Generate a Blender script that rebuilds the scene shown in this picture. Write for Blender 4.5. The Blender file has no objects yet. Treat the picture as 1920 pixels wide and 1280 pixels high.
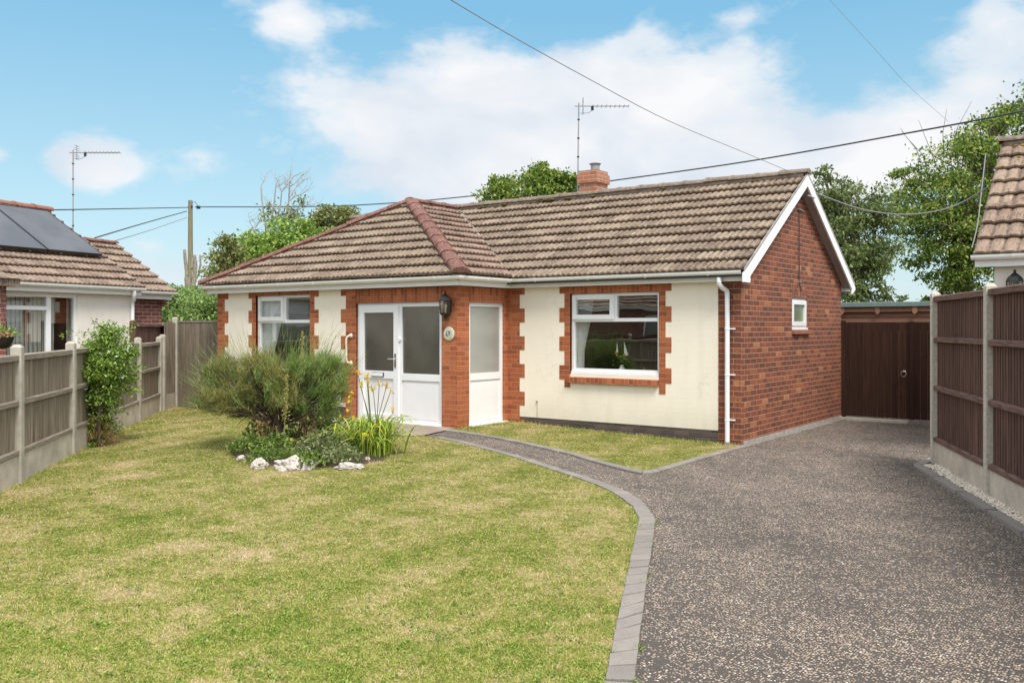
import bpy, bmesh, math, random
import numpy as np
from mathutils import Vector, Matrix, noise as mnoise
R = math.radians
S = bpy.context.scene
rng = np.random.default_rng(7)
random.seed(7)

# ------------------------------------------------------------------ camera
F, HOR, YAW = 1700.0, 613.0, 0.6327          # focal length / horizon row in pixels of a 1920x1280 frame
CX, CY, CZ = 4.865, -12.008, 1.644
cam = bpy.data.cameras.new('camera'); camo = bpy.data.objects.new('camera', cam)
S.collection.objects.link(camo); S.camera = camo
camo.location = (CX, CY, CZ); camo.rotation_euler = (R(90), 0, YAW)
cam.sensor_fit = 'HORIZONTAL'; cam.sensor_width = 36.0; cam.lens = F / 1920 * 36
cam.shift_y = -(640 - HOR) / 1920
cam.clip_start = 0.05; cam.clip_end = 3000

# ------------------------------------------------------------------ light and exposure
SUN_EL, SUN_AZ = R(55), R(-32)                  # azimuth of the sun measured from +X towards +Y
sl = bpy.data.lights.new('sun', 'SUN'); sl.energy = 2.3; sl.angle = R(22); sl.color = (1.0, 0.95, 0.88)
so = bpy.data.objects.new('sun', sl); S.collection.objects.link(so)
sd = Vector((math.cos(SUN_EL) * math.cos(SUN_AZ), math.cos(SUN_EL) * math.sin(SUN_AZ), math.sin(SUN_EL)))
so.rotation_euler = sd.to_track_quat('Z', 'Y').to_euler()
S.view_settings.view_transform = 'Standard'; S.view_settings.look = 'None'
S.view_settings.gamma = 1; S.view_settings.use_curve_mapping = False
S.view_settings.exposure = 0.88

fw = np.array((-math.sin(YAW), math.cos(YAW))); rt = np.array((math.cos(YAW), math.sin(YAW)))


def D(u, v, Z):
    """world point at camera depth Z on the sight line of photo pixel (u, v)"""
    q = np.array((CX, CY)) + fw * Z + rt * ((u - 960) / F * Z)
    return Vector((q[0], q[1], CZ - (v - HOR) * Z / F))


def ray_plane(u, v, P, N):
    o = Vector((CX, CY, CZ)); d = D(u, v, 1) - o
    return o + d * ((Vector(P) - o).dot(N) / d.dot(N))


def sm(t):
    t = min(max(t, 0), 1); return t * t * (3 - 2 * t)


def gh(x, y):
    return .1 * sm(-x / 4.5) * sm((y + 6) / 4.5) * sm((x + 10.2) / 3)


# ------------------------------------------------------------------ node helpers
class NT:
    def __init__(s, mat):
        s.t = mat.node_tree; s.t.nodes.clear()

    def n(s, kind, ins=None, **kw):
        nd = s.t.nodes.new('ShaderNode' + kind)
        for k, v in kw.items(): setattr(nd, k, v)
        for k, v in (ins or {}).items(): s.set(nd, k, v)
        return nd

    def set(s, nd, k, v):
        sock = nd.inputs[k]
        if isinstance(v, bpy.types.NodeSocket): s.t.links.new(v, sock)
        elif isinstance(v, bpy.types.Node): s.t.links.new(v.outputs[0], sock)
        else:
            if sock.type == 'RGBA' and len(v) == 3: v = (*v, 1)
            sock.default_value = v

    def m(s, op, a, b=0.0, c=0.0, clamp=False):
        nd = s.n('Math', {0: a, 1: b, 2: c}, operation=op); nd.use_clamp = clamp; return nd.outputs[0]

    def noise(s, vec, scale, detail=4, rough=.6, **kw):
        return s.n('TexNoise', {'Vector': vec, 'Scale': scale, 'Detail': detail, 'Roughness': rough}, **kw).outputs[0]

    def ramp(s, fac, stops, interp='LINEAR'):
        r = s.n('ValToRGB', {0: fac}); cr = r.color_ramp; cr.interpolation = interp
        while len(cr.elements) > 1: cr.elements.remove(cr.elements[-1])
        for i, (p, c) in enumerate(stops):
            e = cr.elements[0] if i == 0 else cr.elements.new(p)
            e.position = p
            if not hasattr(c, '__len__'): c = (c, c, c)
            e.color = (*c, 1)
        return r.outputs[0]

    def mix(s, f, a, b, mode='MIX'):
        nd = s.n('Mix', data_type='RGBA', blend_type=mode)
        for i, v in ((0, f), (6, a), (7, b)):
            if isinstance(v, bpy.types.NodeSocket): s.t.links.new(v, nd.inputs[i])
            else: nd.inputs[i].default_value = v if i == 0 else (*v, 1)
        return nd.outputs[2]

    def bump(s, h, dist, strength=1.0):
        return s.n('Bump', {'Height': h, 'Distance': dist, 'Strength': strength}).outputs[0]

    def out(s, sh):
        o = s.n('OutputMaterial'); s.t.links.new(sh.outputs[0] if isinstance(sh, bpy.types.Node) else sh, o.inputs[0])

    def pbr(s, col, rough=.8, normal=None, metal=0.0, spec=.3):
        ins = {'Base Color': col, 'Roughness': rough, 'Metallic': metal, 'Specular IOR Level': spec}
        if normal is not None: ins['Normal'] = normal
        p = s.n('BsdfPrincipled', ins); s.out(p); return p


def mat(name):
    m = bpy.data.materials.new(name); m.use_nodes = True; return m, NT(m)


def simple(name, col, rough=.6, var=.12, scale=6, metal=0.0, bump=0.0, spec=.3, dirt=0.0):
    m, t = mat(name)
    co = t.n('TexCoord').outputs['Object']
    nz = t.noise(co, scale, 5)
    c = t.mix(t.m('MULTIPLY', t.ramp(nz, [(.3, 0), (.7, 1)]), 1), tuple(x * (1 - var) for x in col), tuple(min(1, x * (1 + var)) for x in col))
    if dirt:
        d = t.ramp(t.noise(co, scale * .35, 6, .75), [(.5, 0), (.75, 1)])
        c = t.mix(t.m('MULTIPLY', d, dirt), c, tuple(x * .35 for x in col))
    nrm = t.bump(t.noise(co, scale * 12, 3), bump) if bump else None
    t.pbr(c, rough, nrm, metal, spec)
    return m


# ------------------------------------------------------------------ world: Nishita sky with cumulus cloud
w = bpy.data.worlds.new('World'); S.world = w; w.use_nodes = True
t = NT(w)
sky = t.n('TexSky', sky_type='NISHITA'); sky.sun_disc = False
sky.sun_elevation = SUN_EL; sky.sun_rotation = R(90) - SUN_AZ
sky.air_density = 1.0; sky.dust_density = 0.6; sky.ozone_density = 1.0
tc = t.n('TexCoord').outputs['Generated']
sep = t.n('SeparateXYZ', {0: tc})
az = t.m('ARCTAN2', sep.outputs[1], sep.outputs[0]); el = t.m('ARCSINE', sep.outputs[2])
SKYROT = math.atan2(fw[1], fw[0])
azr = t.m('SUBTRACT', az, SKYROT)
# warp of the cloud outline by noise so that no outline is an ellipse
cv = t.n('CombineXYZ', {0: azr, 1: t.m('MULTIPLY', el, 1.7), 2: 0.0}).outputs[0]
n1 = t.n('TexNoise', {'Vector': cv, 'Scale': 5.5, 'Detail': 9, 'Roughness': .58}).outputs[0]
n2 = t.n('TexNoise', {'Vector': cv, 'Scale': 17, 'Detail': 6, 'Roughness': .6}).outputs[0]
dens = None
for (u, v, ru, rv, wt) in ((980, 180, 350, 85, 1.05), (1180, 240, 330, 110, .95), (790, 270, 220, 80, .85), (1420, 330, 360, 75, .9), (1050, 350, 500, 60, .7),
                           (545, 50, 70, 38, .75), (700, 35, 90, 30, .45), (155, 300, 85, 45, 1.05), (-20, 290, 50, 30, .9), (1880, 60, 150, 75, .8),
                           (1780, 260, 260, 70, .95), (1215, 45, 45, 40, .4), (1390, 30, 70, 22, .4), (300, 500, 300, 45, .7), (1850, 160, 60, 50, .4)):
    a0 = -math.atan((u - 960) / F); e0 = math.atan((HOR - v) / F * math.cos(a0))
    sa, se = ru / F * math.cos(a0) ** 2 * 1.0, rv / F * math.cos(a0)
    dx = t.m('DIVIDE', t.m('SUBTRACT', azr, a0), sa); dy = t.m('DIVIDE', t.m('SUBTRACT', el, e0), se)
    g = t.m('MULTIPLY', t.m('EXPONENT', t.m('MULTIPLY', t.m('ADD', t.m('MULTIPLY', dx, dx), t.m('MULTIPLY', dy, dy)), -1.0)), wt)
    dens = g if dens is None else t.m('ADD', dens, g)
# elsewhere round the dome an added unseen broken cloud deck, there to whiten the ambient light
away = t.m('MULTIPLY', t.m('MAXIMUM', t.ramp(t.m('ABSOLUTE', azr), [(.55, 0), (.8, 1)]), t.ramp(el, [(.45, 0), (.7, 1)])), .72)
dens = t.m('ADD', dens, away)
dens = t.m('ADD', t.m('ADD', dens, t.m('MULTIPLY', t.m('SUBTRACT', n1, .5), 2.1)), t.m('MULTIPLY', t.m('SUBTRACT', n2, .5), .8))
fac = t.ramp(dens, [(.26, 0), (.42, .25), (.62, .75), (.98, 1)])
shade = t.n('TexNoise', {'Vector': cv, 'Scale': 6.0, 'Detail': 5, 'Roughness': .5, 'Distortion': .3}).outputs[0]
ccol = t.mix(t.ramp(shade, [(.38, 0), (.62, 1)]), (3.7, 4.0, 4.4), (4.8, 4.8, 4.85))
ccol = t.n('VectorMath', {0: ccol, 1: t.n('CombineXYZ', {k: t.m('ADD', 1.0, t.m('MULTIPLY', away, .95)) for k in (0, 1, 2)}).outputs[0]}, operation='MULTIPLY').outputs[0]  # unseen deck made brighter than the visible cloud to lift the ambient light
skyc = t.n('HueSaturation', {'Hue': .478, 'Saturation': .82, 'Value': .8, 'Color': sky.outputs[0]}).outputs[0]
skyc = t.mix(.7, skyc, t.ramp(el, [(0, (3.1, 3.95, 4.3)), (.12, (2.2, 3.6, 4.3)), (.33, (.98, 2.75, 4.2))]))
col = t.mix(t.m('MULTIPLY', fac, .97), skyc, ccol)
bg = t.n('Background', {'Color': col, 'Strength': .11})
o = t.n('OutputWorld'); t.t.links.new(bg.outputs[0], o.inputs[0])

# ------------------------------------------------------------------ materials


def brick_mat(name, stops, mortar, rough=.85, mw=.0055, streak=.0, jitter=.0):
    m, t = mat(name)
    uv = t.n('UVMap').outputs[0]; sp = t.n('SeparateXYZ', {0: uv}); u, v = sp.outputs[0], sp.outputs[1]
    wob = t.m('MULTIPLY', t.m('SUBTRACT', t.noise(uv, 3.5, 2), .5), .006)
    row = t.m('DIVIDE', t.m('ADD', v, wob), .075); ri = t.m('FLOOR', row)
    off = t.m('MULTIPLY', t.m('MODULO', t.m('ADD', ri, 1000), 2), .5)
    cx = t.m('ADD', t.m('DIVIDE', u, .225), off); ci = t.m('FLOOR', cx)
    fx = t.m('MULTIPLY', t.m('ABSOLUTE', t.m('SUBTRACT', t.m('FRACT', cx), .5)), .225)
    fy = t.m('MULTIPLY', t.m('ABSOLUTE', t.m('SUBTRACT', t.m('FRACT', row), .5)), .075)
    edge = t.m('MINIMUM', t.m('SUBTRACT', .1125, fx), t.m('SUBTRACT', .0375, fy))
    edge = t.m('ADD', edge, t.m('MULTIPLY', t.m('SUBTRACT', t.noise(uv, 60, 2), .5), .004))
    mask = t.n('MapRange', {0: edge, 1: mw - .0018, 2: mw + .0018}).outputs[0]
    wn = t.n('TexWhiteNoise', {'Vector': t.n('CombineXYZ', {0: ci, 1: ri, 2: 0.0}).outputs[0]}, noise_dimensions='3D').outputs[0]
    c = t.ramp(wn, stops)
    fine = t.noise(uv, 90, 4)
    c = t.mix(t.m('MULTIPLY', t.ramp(fine, [(.35, 1), (.65, 0)]), .35), c, tuple(x * .45 for x in stops[0][1]))
    if streak:
        sv = t.n('Mapping', {0: uv, 3: (45, 3, 1)}).outputs[0]
        c = t.mix(t.m('MULTIPLY', t.ramp(t.noise(sv, 1, 3), [(.45, 0), (.62, 1)]), streak), c, tuple(x * .35 for x in stops[0][1]))
    mc = t.mix(t.noise(uv, 25, 3), tuple(x * .75 for x in mortar), mortar)
    # grime and bloom with an outline of their own
    big = t.ramp(t.noise(uv, .9, 5, .65), [(.42, 0), (.7, 1)])
    c = t.mix(t.m('MULTIPLY', big, .3), c, tuple(x * .6 for x in stops[1][1]))
    c = t.mix(mask, mc, c)
    h = t.m('ADD', mask, t.m('MULTIPLY', fine, .35))
    t.pbr(c, rough, t.bump(h, .006, .9))
    return m


M = {}
M['brick'] = brick_mat('dark_red_brick', [(0, (.16, .064, .042)), (.25, (.215, .074, .046)), (.55, (.27, .084, .045)), (.8, (.34, .104, .050)), (.95, (.43, .15, .062)), (.99, (.56, .24, .11))], (.45, .27, .18), mw=.0052, streak=.5)
M['brick_far'] = brick_mat('red_brick', [(0, (.16, .055, .045)), (.5, (.24, .08, .06)), (1, (.32, .12, .085))], (.45, .35, .3))
M['orange'] = brick_mat('orange_brick', [(0, (.30, .085, .038)), (.35, (.42, .118, .045)), (.7, (.50, .150, .057)), (.9, (.56, .19, .08)), (1, (.40, .14, .07))], (.50, .30, .18), mw=.0040, streak=.22)
M['plinth'] = brick_mat('grey_brick', [(0, (.06, .05, .045)), (.5, (.11, .085, .075)), (1, (.17, .12, .10))], (.13, .11, .09))


def cream_mat(name, col):
    m, t = mat(name); co = t.n('TexCoord').outputs['Object']
    c = t.mix(t.ramp(t.noise(co, 1.3, 5, .6), [(.35, 0), (.7, 1)]), tuple(x * .93 for x in col), col)
    sv = t.n('Mapping', {0: co, 3: (4.5, 4.5, .5)}).outputs[0]
    c = t.mix(t.m('MULTIPLY', t.ramp(t.noise(sv, 1, 4), [(.52, 0), (.78, 1)]), .15), c, (.40, .33, .24))
    wv = t.n('VectorMath', {0: co, 1: t.n('TexNoise', {'Vector': co, 'Scale': 5.0, 'Detail': 4}).outputs[1]}, operation='ADD').outputs[0]
    ve = t.n('TexVoronoi', {'Vector': wv, 'Scale': .75}, feature='DISTANCE_TO_EDGE').outputs[0]
    ck = t.m('MULTIPLY', t.ramp(ve, [(0, 1), (.006, 0)]), t.ramp(t.noise(co, 1.7, 2), [(.5, 0), (.6, 1)]))
    c = t.mix(t.m('MULTIPLY', ck, .35), c, (.30, .25, .19))
    # splash dirt along the foot of the wall
    z = t.n('SeparateXYZ', {0: co}).outputs[2]
    ft = t.m('MULTIPLY', t.n('MapRange', {0: z, 1: .55, 2: .12}).outputs[0], t.noise(co, 5, 5, .7))
    c = t.mix(t.m('MULTIPLY', ft, .55), c, (.30, .29, .20))
    br = t.n('TexBrick', {'Vector': t.n('UVMap').outputs[0], 'Scale': 1.0, 'Mortar Size': .006, 'Brick Width': .225, 'Row Height': .075, 'Mortar Smooth': .6}).outputs['Fac']
    h = t.m('ADD', t.m('MULTIPLY', t.noise(co, 35, 4), .3), t.m('MULTIPLY', br, -.22))
    t.pbr(c, .75, t.bump(h, .004, .55)); return m


M['cream'] = cream_mat('cream_render', (.89, .81, .675))
M['cream_far'] = cream_mat('pale_render', (.80, .74, .66))
M['upvc'] = simple('white_upvc', (.80, .80, .80), .28, .03, 3, spec=.5, dirt=.05)
M['gutterw'] = simple('white_gutter', (.84, .83, .80), .35, .05, 2, spec=.5, dirt=.12)
M['upvc_dirty'] = simple('weathered_white_board', (.70, .69, .66), .5, .08, 4, dirt=.2)
M['soffit'] = simple('soffit_board', (.36, .30, .28), .6, .1, 4)


def tile_mat(name, c0, c1, c2, lichen=.5, per=.1):
    m, t = mat(name); uv = t.n('UVMap').outputs[0]; sp = t.n('SeparateXYZ', {0: uv})
    ci = t.m('FLOOR', t.m('DIVIDE', sp.outputs[0], .3)); ri = t.m('FLOOR', t.m('DIVIDE', sp.outputs[1], .3))
    wn = t.n('TexWhiteNoise', {'Vector': t.n('CombineXYZ', {0: ci, 1: ri, 2: 0.0}).outputs[0]}, noise_dimensions='3D').outputs[0]
    c = t.ramp(wn, [(0, c0), (.5, c1), (1, c2)])
    c = t.mix(.55, c, t.ramp(t.noise(uv, 3.2, 6, .7), [(.3, c0), (.5, c1), (.72, c2)]))
    st = t.n('Mapping', {0: uv, 3: (38, 5, 1)}).outputs[0]
    c = t.mix(t.m('MULTIPLY', t.ramp(t.noise(st, 1, 4, .7), [(.52, 0), (.62, 1)]), .55), c, tuple(x * .28 for x in c0))
    c = t.mix(t.m('MULTIPLY', t.ramp(t.noise(uv, 30, 5, .7), [(.5, 0), (.7, 1)]), .5), c, tuple(x * 1.35 for x in c2))
    li = t.m('MULTIPLY', t.ramp(t.noise(uv, 20, 4, .6), [(.62, 0), (.68, 1)]), t.ramp(t.noise(uv, 1.3, 3), [(.42, 0), (.6, 1)]))
    c = t.mix(t.m('MULTIPLY', li, lichen), c, (.52, .50, .42))
    gr_ = t.m('ABSOLUTE', t.m('SUBTRACT', t.m('FRACT', t.m('DIVIDE', sp.outputs[0], per)), .5))
    gm = t.m('MULTIPLY', t.ramp(gr_, [(.34, 0), (.46, 1)]), t.ramp(t.noise(uv, 9, 4, .7), [(.35, .15), (.6, 1)]))
    c = t.mix(t.m('MULTIPLY', gm, .75), c, (.055, .038, .03))
    mo = t.ramp(t.noise(uv, 42, 3, .7), [(.64, 0), (.70, 1)])
    c = t.mix(t.m('MULTIPLY', mo, .7), c, (.045, .035, .018))
    t.pbr(c, .92, t.bump(t.noise(uv, 55, 5, .7), .012, .7), spec=.15); return m


M['tile'] = tile_mat('brown_concrete_tile', (.12, .086, .064), (.228, .170, .126), (.37, .29, .215), .8)
M['tile_red'] = tile_mat('pinkish_brown_tile', (.14, .092, .070), (.255, .175, .135), (.36, .265, .205), .4)
M['tile_far'] = tile_mat('far_roof_tile', (.14, .098, .074), (.25, .18, .138), (.38, .295, .225), .6)


def mottled(name, c0, c1, spots, scale=14):
    m, t = mat(name); co = t.n('TexCoord').outputs['Object']
    isl = t.n('NewGeometry').outputs['Random Per Island']
    c = t.mix(t.ramp(t.noise(co, scale, 6, .7), [(.35, 0), (.65, 1)]), c0, c1)
    c = t.mix(t.m('MULTIPLY', isl, .35), c, tuple(x * .6 for x in c0))
    c = t.mix(t.m('MULTIPLY', t.ramp(t.noise(co, scale * 1.8, 4, .6), [(.56, 0), (.66, 1)]), .7), c, spots)
    t.pbr(c, .93, t.bump(t.noise(co, scale * 5, 4), .006), spec=.15); return m


M['ridge'] = mottled('lichened_ridge', (.16, .115, .09), (.29, .23, .18), (.40, .36, .29))
M['hip'] = mottled('red_hip_tile', (.13, .06, .048), (.27, .13, .105), (.40, .33, .27), 20)
M['redridge'] = mottled('clean_red_ridge', (.25, .10, .075), (.33, .14, .10), (.30, .16, .12))
M['mortar'] = simple('valley_mortar', (.33, .31, .28), .9, .3, 9, bump=.004)
M['lead'] = simple('lead', (.26, .27, .28), .6, .15, 5)


def tarmac():
    m, t = mat('tarmac_with_chippings'); co = t.n('TexCoord').outputs['Object']
    fl = t.n('Mapping', {0: co, 3: (1, 1, 0)}).outputs[0]
    v = t.n('TexVoronoi', {'Vector': fl, 'Scale': 70, 'Randomness': 1.0}, voronoi_dimensions='2D')
    d = v.outputs['Distance']; rc = t.n('SeparateColor', {0: v.outputs['Color']})
    # chippings are worn away in patches and along streaks where cars turn
    dn = t.m('ADD', t.m('MULTIPLY', t.noise(fl, .9, 5, .65), .75), t.m('MULTIPLY', t.noise(fl, 7, 4, .65), .62))
    thr = t.n('MapRange', {0: dn, 1: .52, 2: .86, 3: .10, 4: .88}).outputs[0]
    pick = t.m('LESS_THAN', rc.outputs[0], thr)
    size = t.m('LESS_THAN', d, t.m('ADD', .20, t.m('MULTIPLY', rc.outputs[1], .30)))
    chip = t.m('MULTIPLY', pick, size)
    cc = t.ramp(rc.outputs[2], [(0, (.42, .285, .195)), (.3, (.58, .44, .31)), (.55, (.46, .35, .265)), (.75, (.30, .245, .21)), (.92, (.68, .58, .46)), (1, (.80, .74, .66))])
    g1 = t.noise(fl, 230, 3, .75)
    bc = t.mix(t.ramp(g1, [(.36, 0), (.66, 1)]), (.048, .043, .040), (.155, .134, .118))
    bc = t.mix(t.m('MULTIPLY', t.ramp(t.noise(fl, 70, 3, .7), [(.5, 0), (.68, 1)]), .55), bc, (.20, .155, .12))
    bc = t.mix(t.m('MULTIPLY', t.ramp(t.noise(fl, .55, 6, .65), [(.45, 0), (.65, 1)]), .45), bc, (.072, .063, .058))
    oil = t.ramp(t.noise(fl, .8, 4, .7, ), [(.66, 0), (.74, 1)])
    c = t.mix(chip, bc, cc); c = t.mix(t.m('MULTIPLY', oil, .35), c, (.05, .045, .042))
    h = t.m('ADD', t.m('MULTIPLY', chip, .6), g1)
    t.pbr(c, .88, t.bump(h, .006, .8), spec=.15); return m


M['tarmac'] = tarmac()


def grass_colour(t, vec, blade=False):
    """one colour field over the lawn, shared by the turf sheet and the blades"""
    fl = t.n('Mapping', {0: vec, 3: (1, 1, 0)}).outputs[0]
    a = t.noise(fl, .75, 6, .62); b = t.noise(fl, 3.2, 5, .65); c3 = t.noise(fl, 14, 4, .65)
    # mowing bands
    sp = t.n('SeparateXYZ', {0: fl})
    band = t.m('SINE', t.m('MULTIPLY', t.m('ADD', t.m('ADD', t.m('MULTIPLY', sp.outputs[0], .97), t.m('MULTIPLY', sp.outputs[1], .23)), t.m('MULTIPLY', a, .8)), 9.0))
    dry = t.m('ADD', t.m('ADD', t.m('MULTIPLY', a, .34), t.m('MULTIPLY', b, .34)), t.m('ADD', t.m('MULTIPLY', c3, .36), t.m('MULTIPLY', band, .021)))
    dry = t.m('ADD', dry, t.m('MULTIPLY', t.ramp(t.noise(fl, 1.05, 4, .6), [(.54, 0), (.70, 1)]), .095))
    dry = t.m('SUBTRACT', dry, t.m('MULTIPLY', t.ramp(t.noise(fl, 4.2, 3, .6), [(.60, 0), (.72, 1)]), .06))
    return dry


def turf():
    m, t = mat('turf'); co = t.n('TexCoord').outputs['Object']
    dry = grass_colour(t, co)
    c = t.ramp(dry, [(.42, (.10, .12, .022)), (.52, (.21, .19, .055)), (.59, (.33, .26, .12)), (.66, (.42, .32, .18))])
    fine = t.noise(co, 120, 4, .7)
    c = t.mix(t.m('MULTIPLY', t.ramp(fine, [(.35, 1), (.6, 0)]), .45), c, (.07, .075, .022))
    t.pbr(c, .95, t.bump(fine, .02, .6), spec=.1); return m


M['turf'] = turf()


def blade_mat():
    m, t = mat('grass_blade'); geo = t.n('NewGeometry'); co = geo.outputs['Position']
    dry = grass_colour(t, co); isl = geo.outputs['Random Per Island']
    dry = t.m('ADD', dry, t.m('MULTIPLY', t.m('SUBTRACT', isl, .5), .22))
    c = t.ramp(dry, [(.34, (.15, .26, .025)), (.43, (.29, .385, .05)), (.50, (.43, .46, .10)), (.57, (.57, .505, .195)), (.64, (.67, .53, .31)), (.74, (.72, .56, .40))])
    df = t.n('BsdfPrincipled', {'Base Color': c, 'Roughness': .7, 'Specular IOR Level': .25}); tr = t.n('BsdfTranslucent', {'Color': c})
    t.out(t.n('MixShader', {0: .25, 1: df.outputs[0], 2: tr.outputs[0]})); return m


M['blade'] = blade_mat()


def leaf_mat(name, stops, rough=.5, trans=.3, spec=.4):
    m, t = mat(name); geo = t.n('NewGeometry')
    isl = geo.outputs['Random Per Island']; nz = t.noise(geo.outputs['Position'], 1.4, 3)
    f = t.m('ADD', t.m('MULTIPLY', isl, .6), t.m('MULTIPLY', nz, .4))
    c = t.ramp(f, stops)
    df = t.n('BsdfPrincipled', {'Base Color': c, 'Roughness': rough, 'Specular IOR Level': spec}); tr = t.n('BsdfTranslucent', {'Color': c})
    t.out(t.n('MixShader', {0: trans, 1: df.outputs[0], 2: tr.outputs[0]})); return m


M['leaf_syc'] = leaf_mat('sycamore_leaf', [(.2, (.05, .10, .02)), (.45, (.12, .20, .034)), (.65, (.29, .37, .065)), (.85, (.55, .55, .15))], rough=.65, trans=.35, spec=.2)
M['leaf_dark'] = leaf_mat('dark_leaf', [(.2, (.07, .105, .035)), (.5, (.155, .205, .065)), (.75, (.32, .37, .13)), (.9, (.50, .51, .25))], rough=.65, trans=.35, spec=.2)
M['leaf_lime'] = leaf_mat('bright_leaf', [(.2, (.10, .17, .03)), (.5, (.24, .37, .06)), (.8, (.42, .55, .12))])
M['leaf_hedge'] = leaf_mat('hedge_leaf', [(.2, (.09, .155, .04)), (.5, (.22, .34, .08)), (.8, (.42, .53, .19))])
M['leaf_willow'] = leaf_mat('olive_leaf', [(.2, (.10, .12, .04)), (.5, (.21, .24, .07)), (.8, (.36, .36, .10))])
M['leaf_fence'] = leaf_mat('shrub_leaf', [(.2, (.07, .13, .022)), (.5, (.19, .31, .045)), (.8, (.36, .50, .09))])
M['broom'] = leaf_mat('broom_olive', [(.2, (.09, .10, .032)), (.45, (.22, .225, .06)), (.7, (.42, .40, .12)), (.9, (.54, .46, .20))], trans=.3)
M['broom_green'] = leaf_mat('broom_green', [(.2, (.07, .125, .035)), (.5, (.17, .27, .06)), (.8, (.40, .48, .13))], trans=.3)
M['leaf_grey'] = leaf_mat('grey_green_leaf', [(.2, (.085, .115, .045)), (.5, (.19, .235, .085)), (.75, (.36, .38, .18)), (.9, (.50, .44, .28))], rough=.7, spec=.2)
M['leaf_low'] = leaf_mat('low_plant_leaf', [(.2, (.05, .095, .022)), (.5, (.13, .215, .04)), (.75, (.28, .36, .08)), (.9, (.42, .38, .14))], rough=.65, spec=.25)
M['lily'] = leaf_mat('lily_leaf', [(.15, (.16, .28, .03)), (.5, (.32, .45, .06)), (.75, (.52, .58, .09)), (.9, (.62, .55, .12))])
M['lily_old'] = leaf_mat('yellowed_leaf', [(.2, (.45, .42, .05)), (.5, (.62, .50, .08)), (.8, (.60, .30, .08))])
M['bud'] = leaf_mat('orange_bud', [(.2, (.62, .25, .03)), (.5, (.75, .42, .06)), (.8, (.55, .55, .12))])
M['yellow'] = leaf_mat('yellow_petal', [(.2, (.80, .62, .01)), (.8, (.90, .75, .03))])
M['pink'] = leaf_mat('pink_petal', [(.2, (.75, .08, .15)), (.8, (.80, .30, .25))])
M['whitepetal'] = leaf_mat('white_petal', [(.2, (.7, .7, .65)), (.8, (.85, .85, .8))])
M['dock'] = leaf_mat('dock_seed', [(.2, (.30, .32, .08)), (.6, (.48, .44, .14)), (.9, (.48, .26, .12))])
M['brownleaf'] = leaf_mat('brown_dead_leaf', [(.2, (.22, .12, .05)), (.8, (.42, .26, .12))])
M['stem'] = simple('green_stem', (.16, .20, .06), .7, .2, 20)
M['twig'] = simple('dark_twig', (.07, .052, .038), .9, .3, 20, bump=.002)
M['bark'] = simple('bark', (.15, .12, .095), .95, .35, 9, bump=.01)
M['greybark'] = simple('grey_bark', (.30, .27, .24), .95, .25, 12, bump=.006)
M['stump'] = simple('pale_cut_bark', (.27, .235, .19), .95, .3, 9, bump=.008)


def wood_mat(name, c0, c1, grain=(60, 60, 2.2), knots=.6):
    m, t = mat(name); co = t.n('TexCoord').outputs['Object']; isl = t.n('NewGeometry').outputs['Random Per Island']
    v = t.n('VectorMath', {0: co, 1: t.n('CombineXYZ', {0: t.m('MULTIPLY', isl, 37.0), 1: 0.0, 2: t.m('MULTIPLY', isl, 19.0)}).outputs[0]}, operation='ADD').outputs[0]
    g = t.noise(t.n('Mapping', {0: v, 3: grain}).outputs[0], 1, 5, .65)
    c = t.mix(t.ramp(g, [(.32, 0), (.66, 1)]), c0, c1)
    c = t.mix(t.m('MULTIPLY', isl, .45), c, tuple(x * .6 for x in c0))
    big = t.ramp(t.noise(co, 2.2, 5, .6), [(.45, 0), (.7, 1)])
    c = t.mix(t.m('MULTIPLY', big, .35), c, tuple(x * knots for x in c1))
    t.pbr(c, .88, t.bump(g, .006, .8), spec=.15); return m


M['wood_grey'] = wood_mat('weathered_grey_timber', (.115, .088, .062), (.40, .33, .25))
M['rail_grey'] = wood_mat('weathered_rail', (.19, .155, .12), (.44, .37, .295), (3, 3, 60))
M['wood_brown'] = wood_mat('brown_stained_timber', (.060, .032, .025), (.235, .135, .105))
M['rail_brown'] = wood_mat('brown_stained_rail', (.085, .045, .036), (.30, .19, .155), (4, 4, 60))
M['gate_brown'] = wood_mat('dark_stained_gate', (.028, .014, .010), (.075, .036, .025), (50, 50, 1.5), .7)
M['clad'] = wood_mat('brown_cladding', (.25, .125, .08), (.38, .20, .13), (2, 2, 60))
M['concrete'] = simple('weathered_concrete', (.42, .385, .32), .92, .18, 7, bump=.006, dirt=.25)
M['gravelboard'] = simple('stained_concrete_board', (.52, .455, .37), .92, .22, 3.5, bump=.005, dirt=.3)
M['post_grey'] = simple('speckled_concrete_post', (.56, .51, .42), .92, .2, 30, bump=.006)
M['kerb'] = None
M['felt'] = simple('green_grey_felt', (.17, .23, .21), .8, .15, 5)
M['black'] = simple('black_paint', (.012, .012, .013), .35, .1, 10, spec=.5)
M['metal'] = simple('galvanised_metal', (.55, .56, .57), .35, .1, 10, metal=.8)
M['greymetal'] = simple('grey_aerial_metal', (.34, .34, .35), .45, .1, 10, metal=.5)
M['chrome'] = simple('bright_metal', (.75, .75, .75), .18, .03, 10, metal=1.0)
M['cable'] = simple('black_cable', (.045, .045, .05), .6, .1, 5)
M['wire'] = simple('grey_wire', (.22, .22, .23), .6, .1, 5)
M['pole'] = wood_mat('old_pole_timber', (.20, .17, .10), (.38, .34, .22))
M['rock'] = mottled('pale_flint_rock', (.44, .39, .34), (.68, .63, .57), (.30, .22, .16), 9)
M['soil'] = simple('dry_soil', (.15, .105, .075), .98, .4, 14, bump=.03)
M['dirt'] = simple('rough_ground', (.14, .15, .06), .98, .4, 1.2, bump=.03)
M['ivory'] = simple('ivory_rail_paint', (.74, .68, .52), .4, .05, 10, spec=.5)
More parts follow.
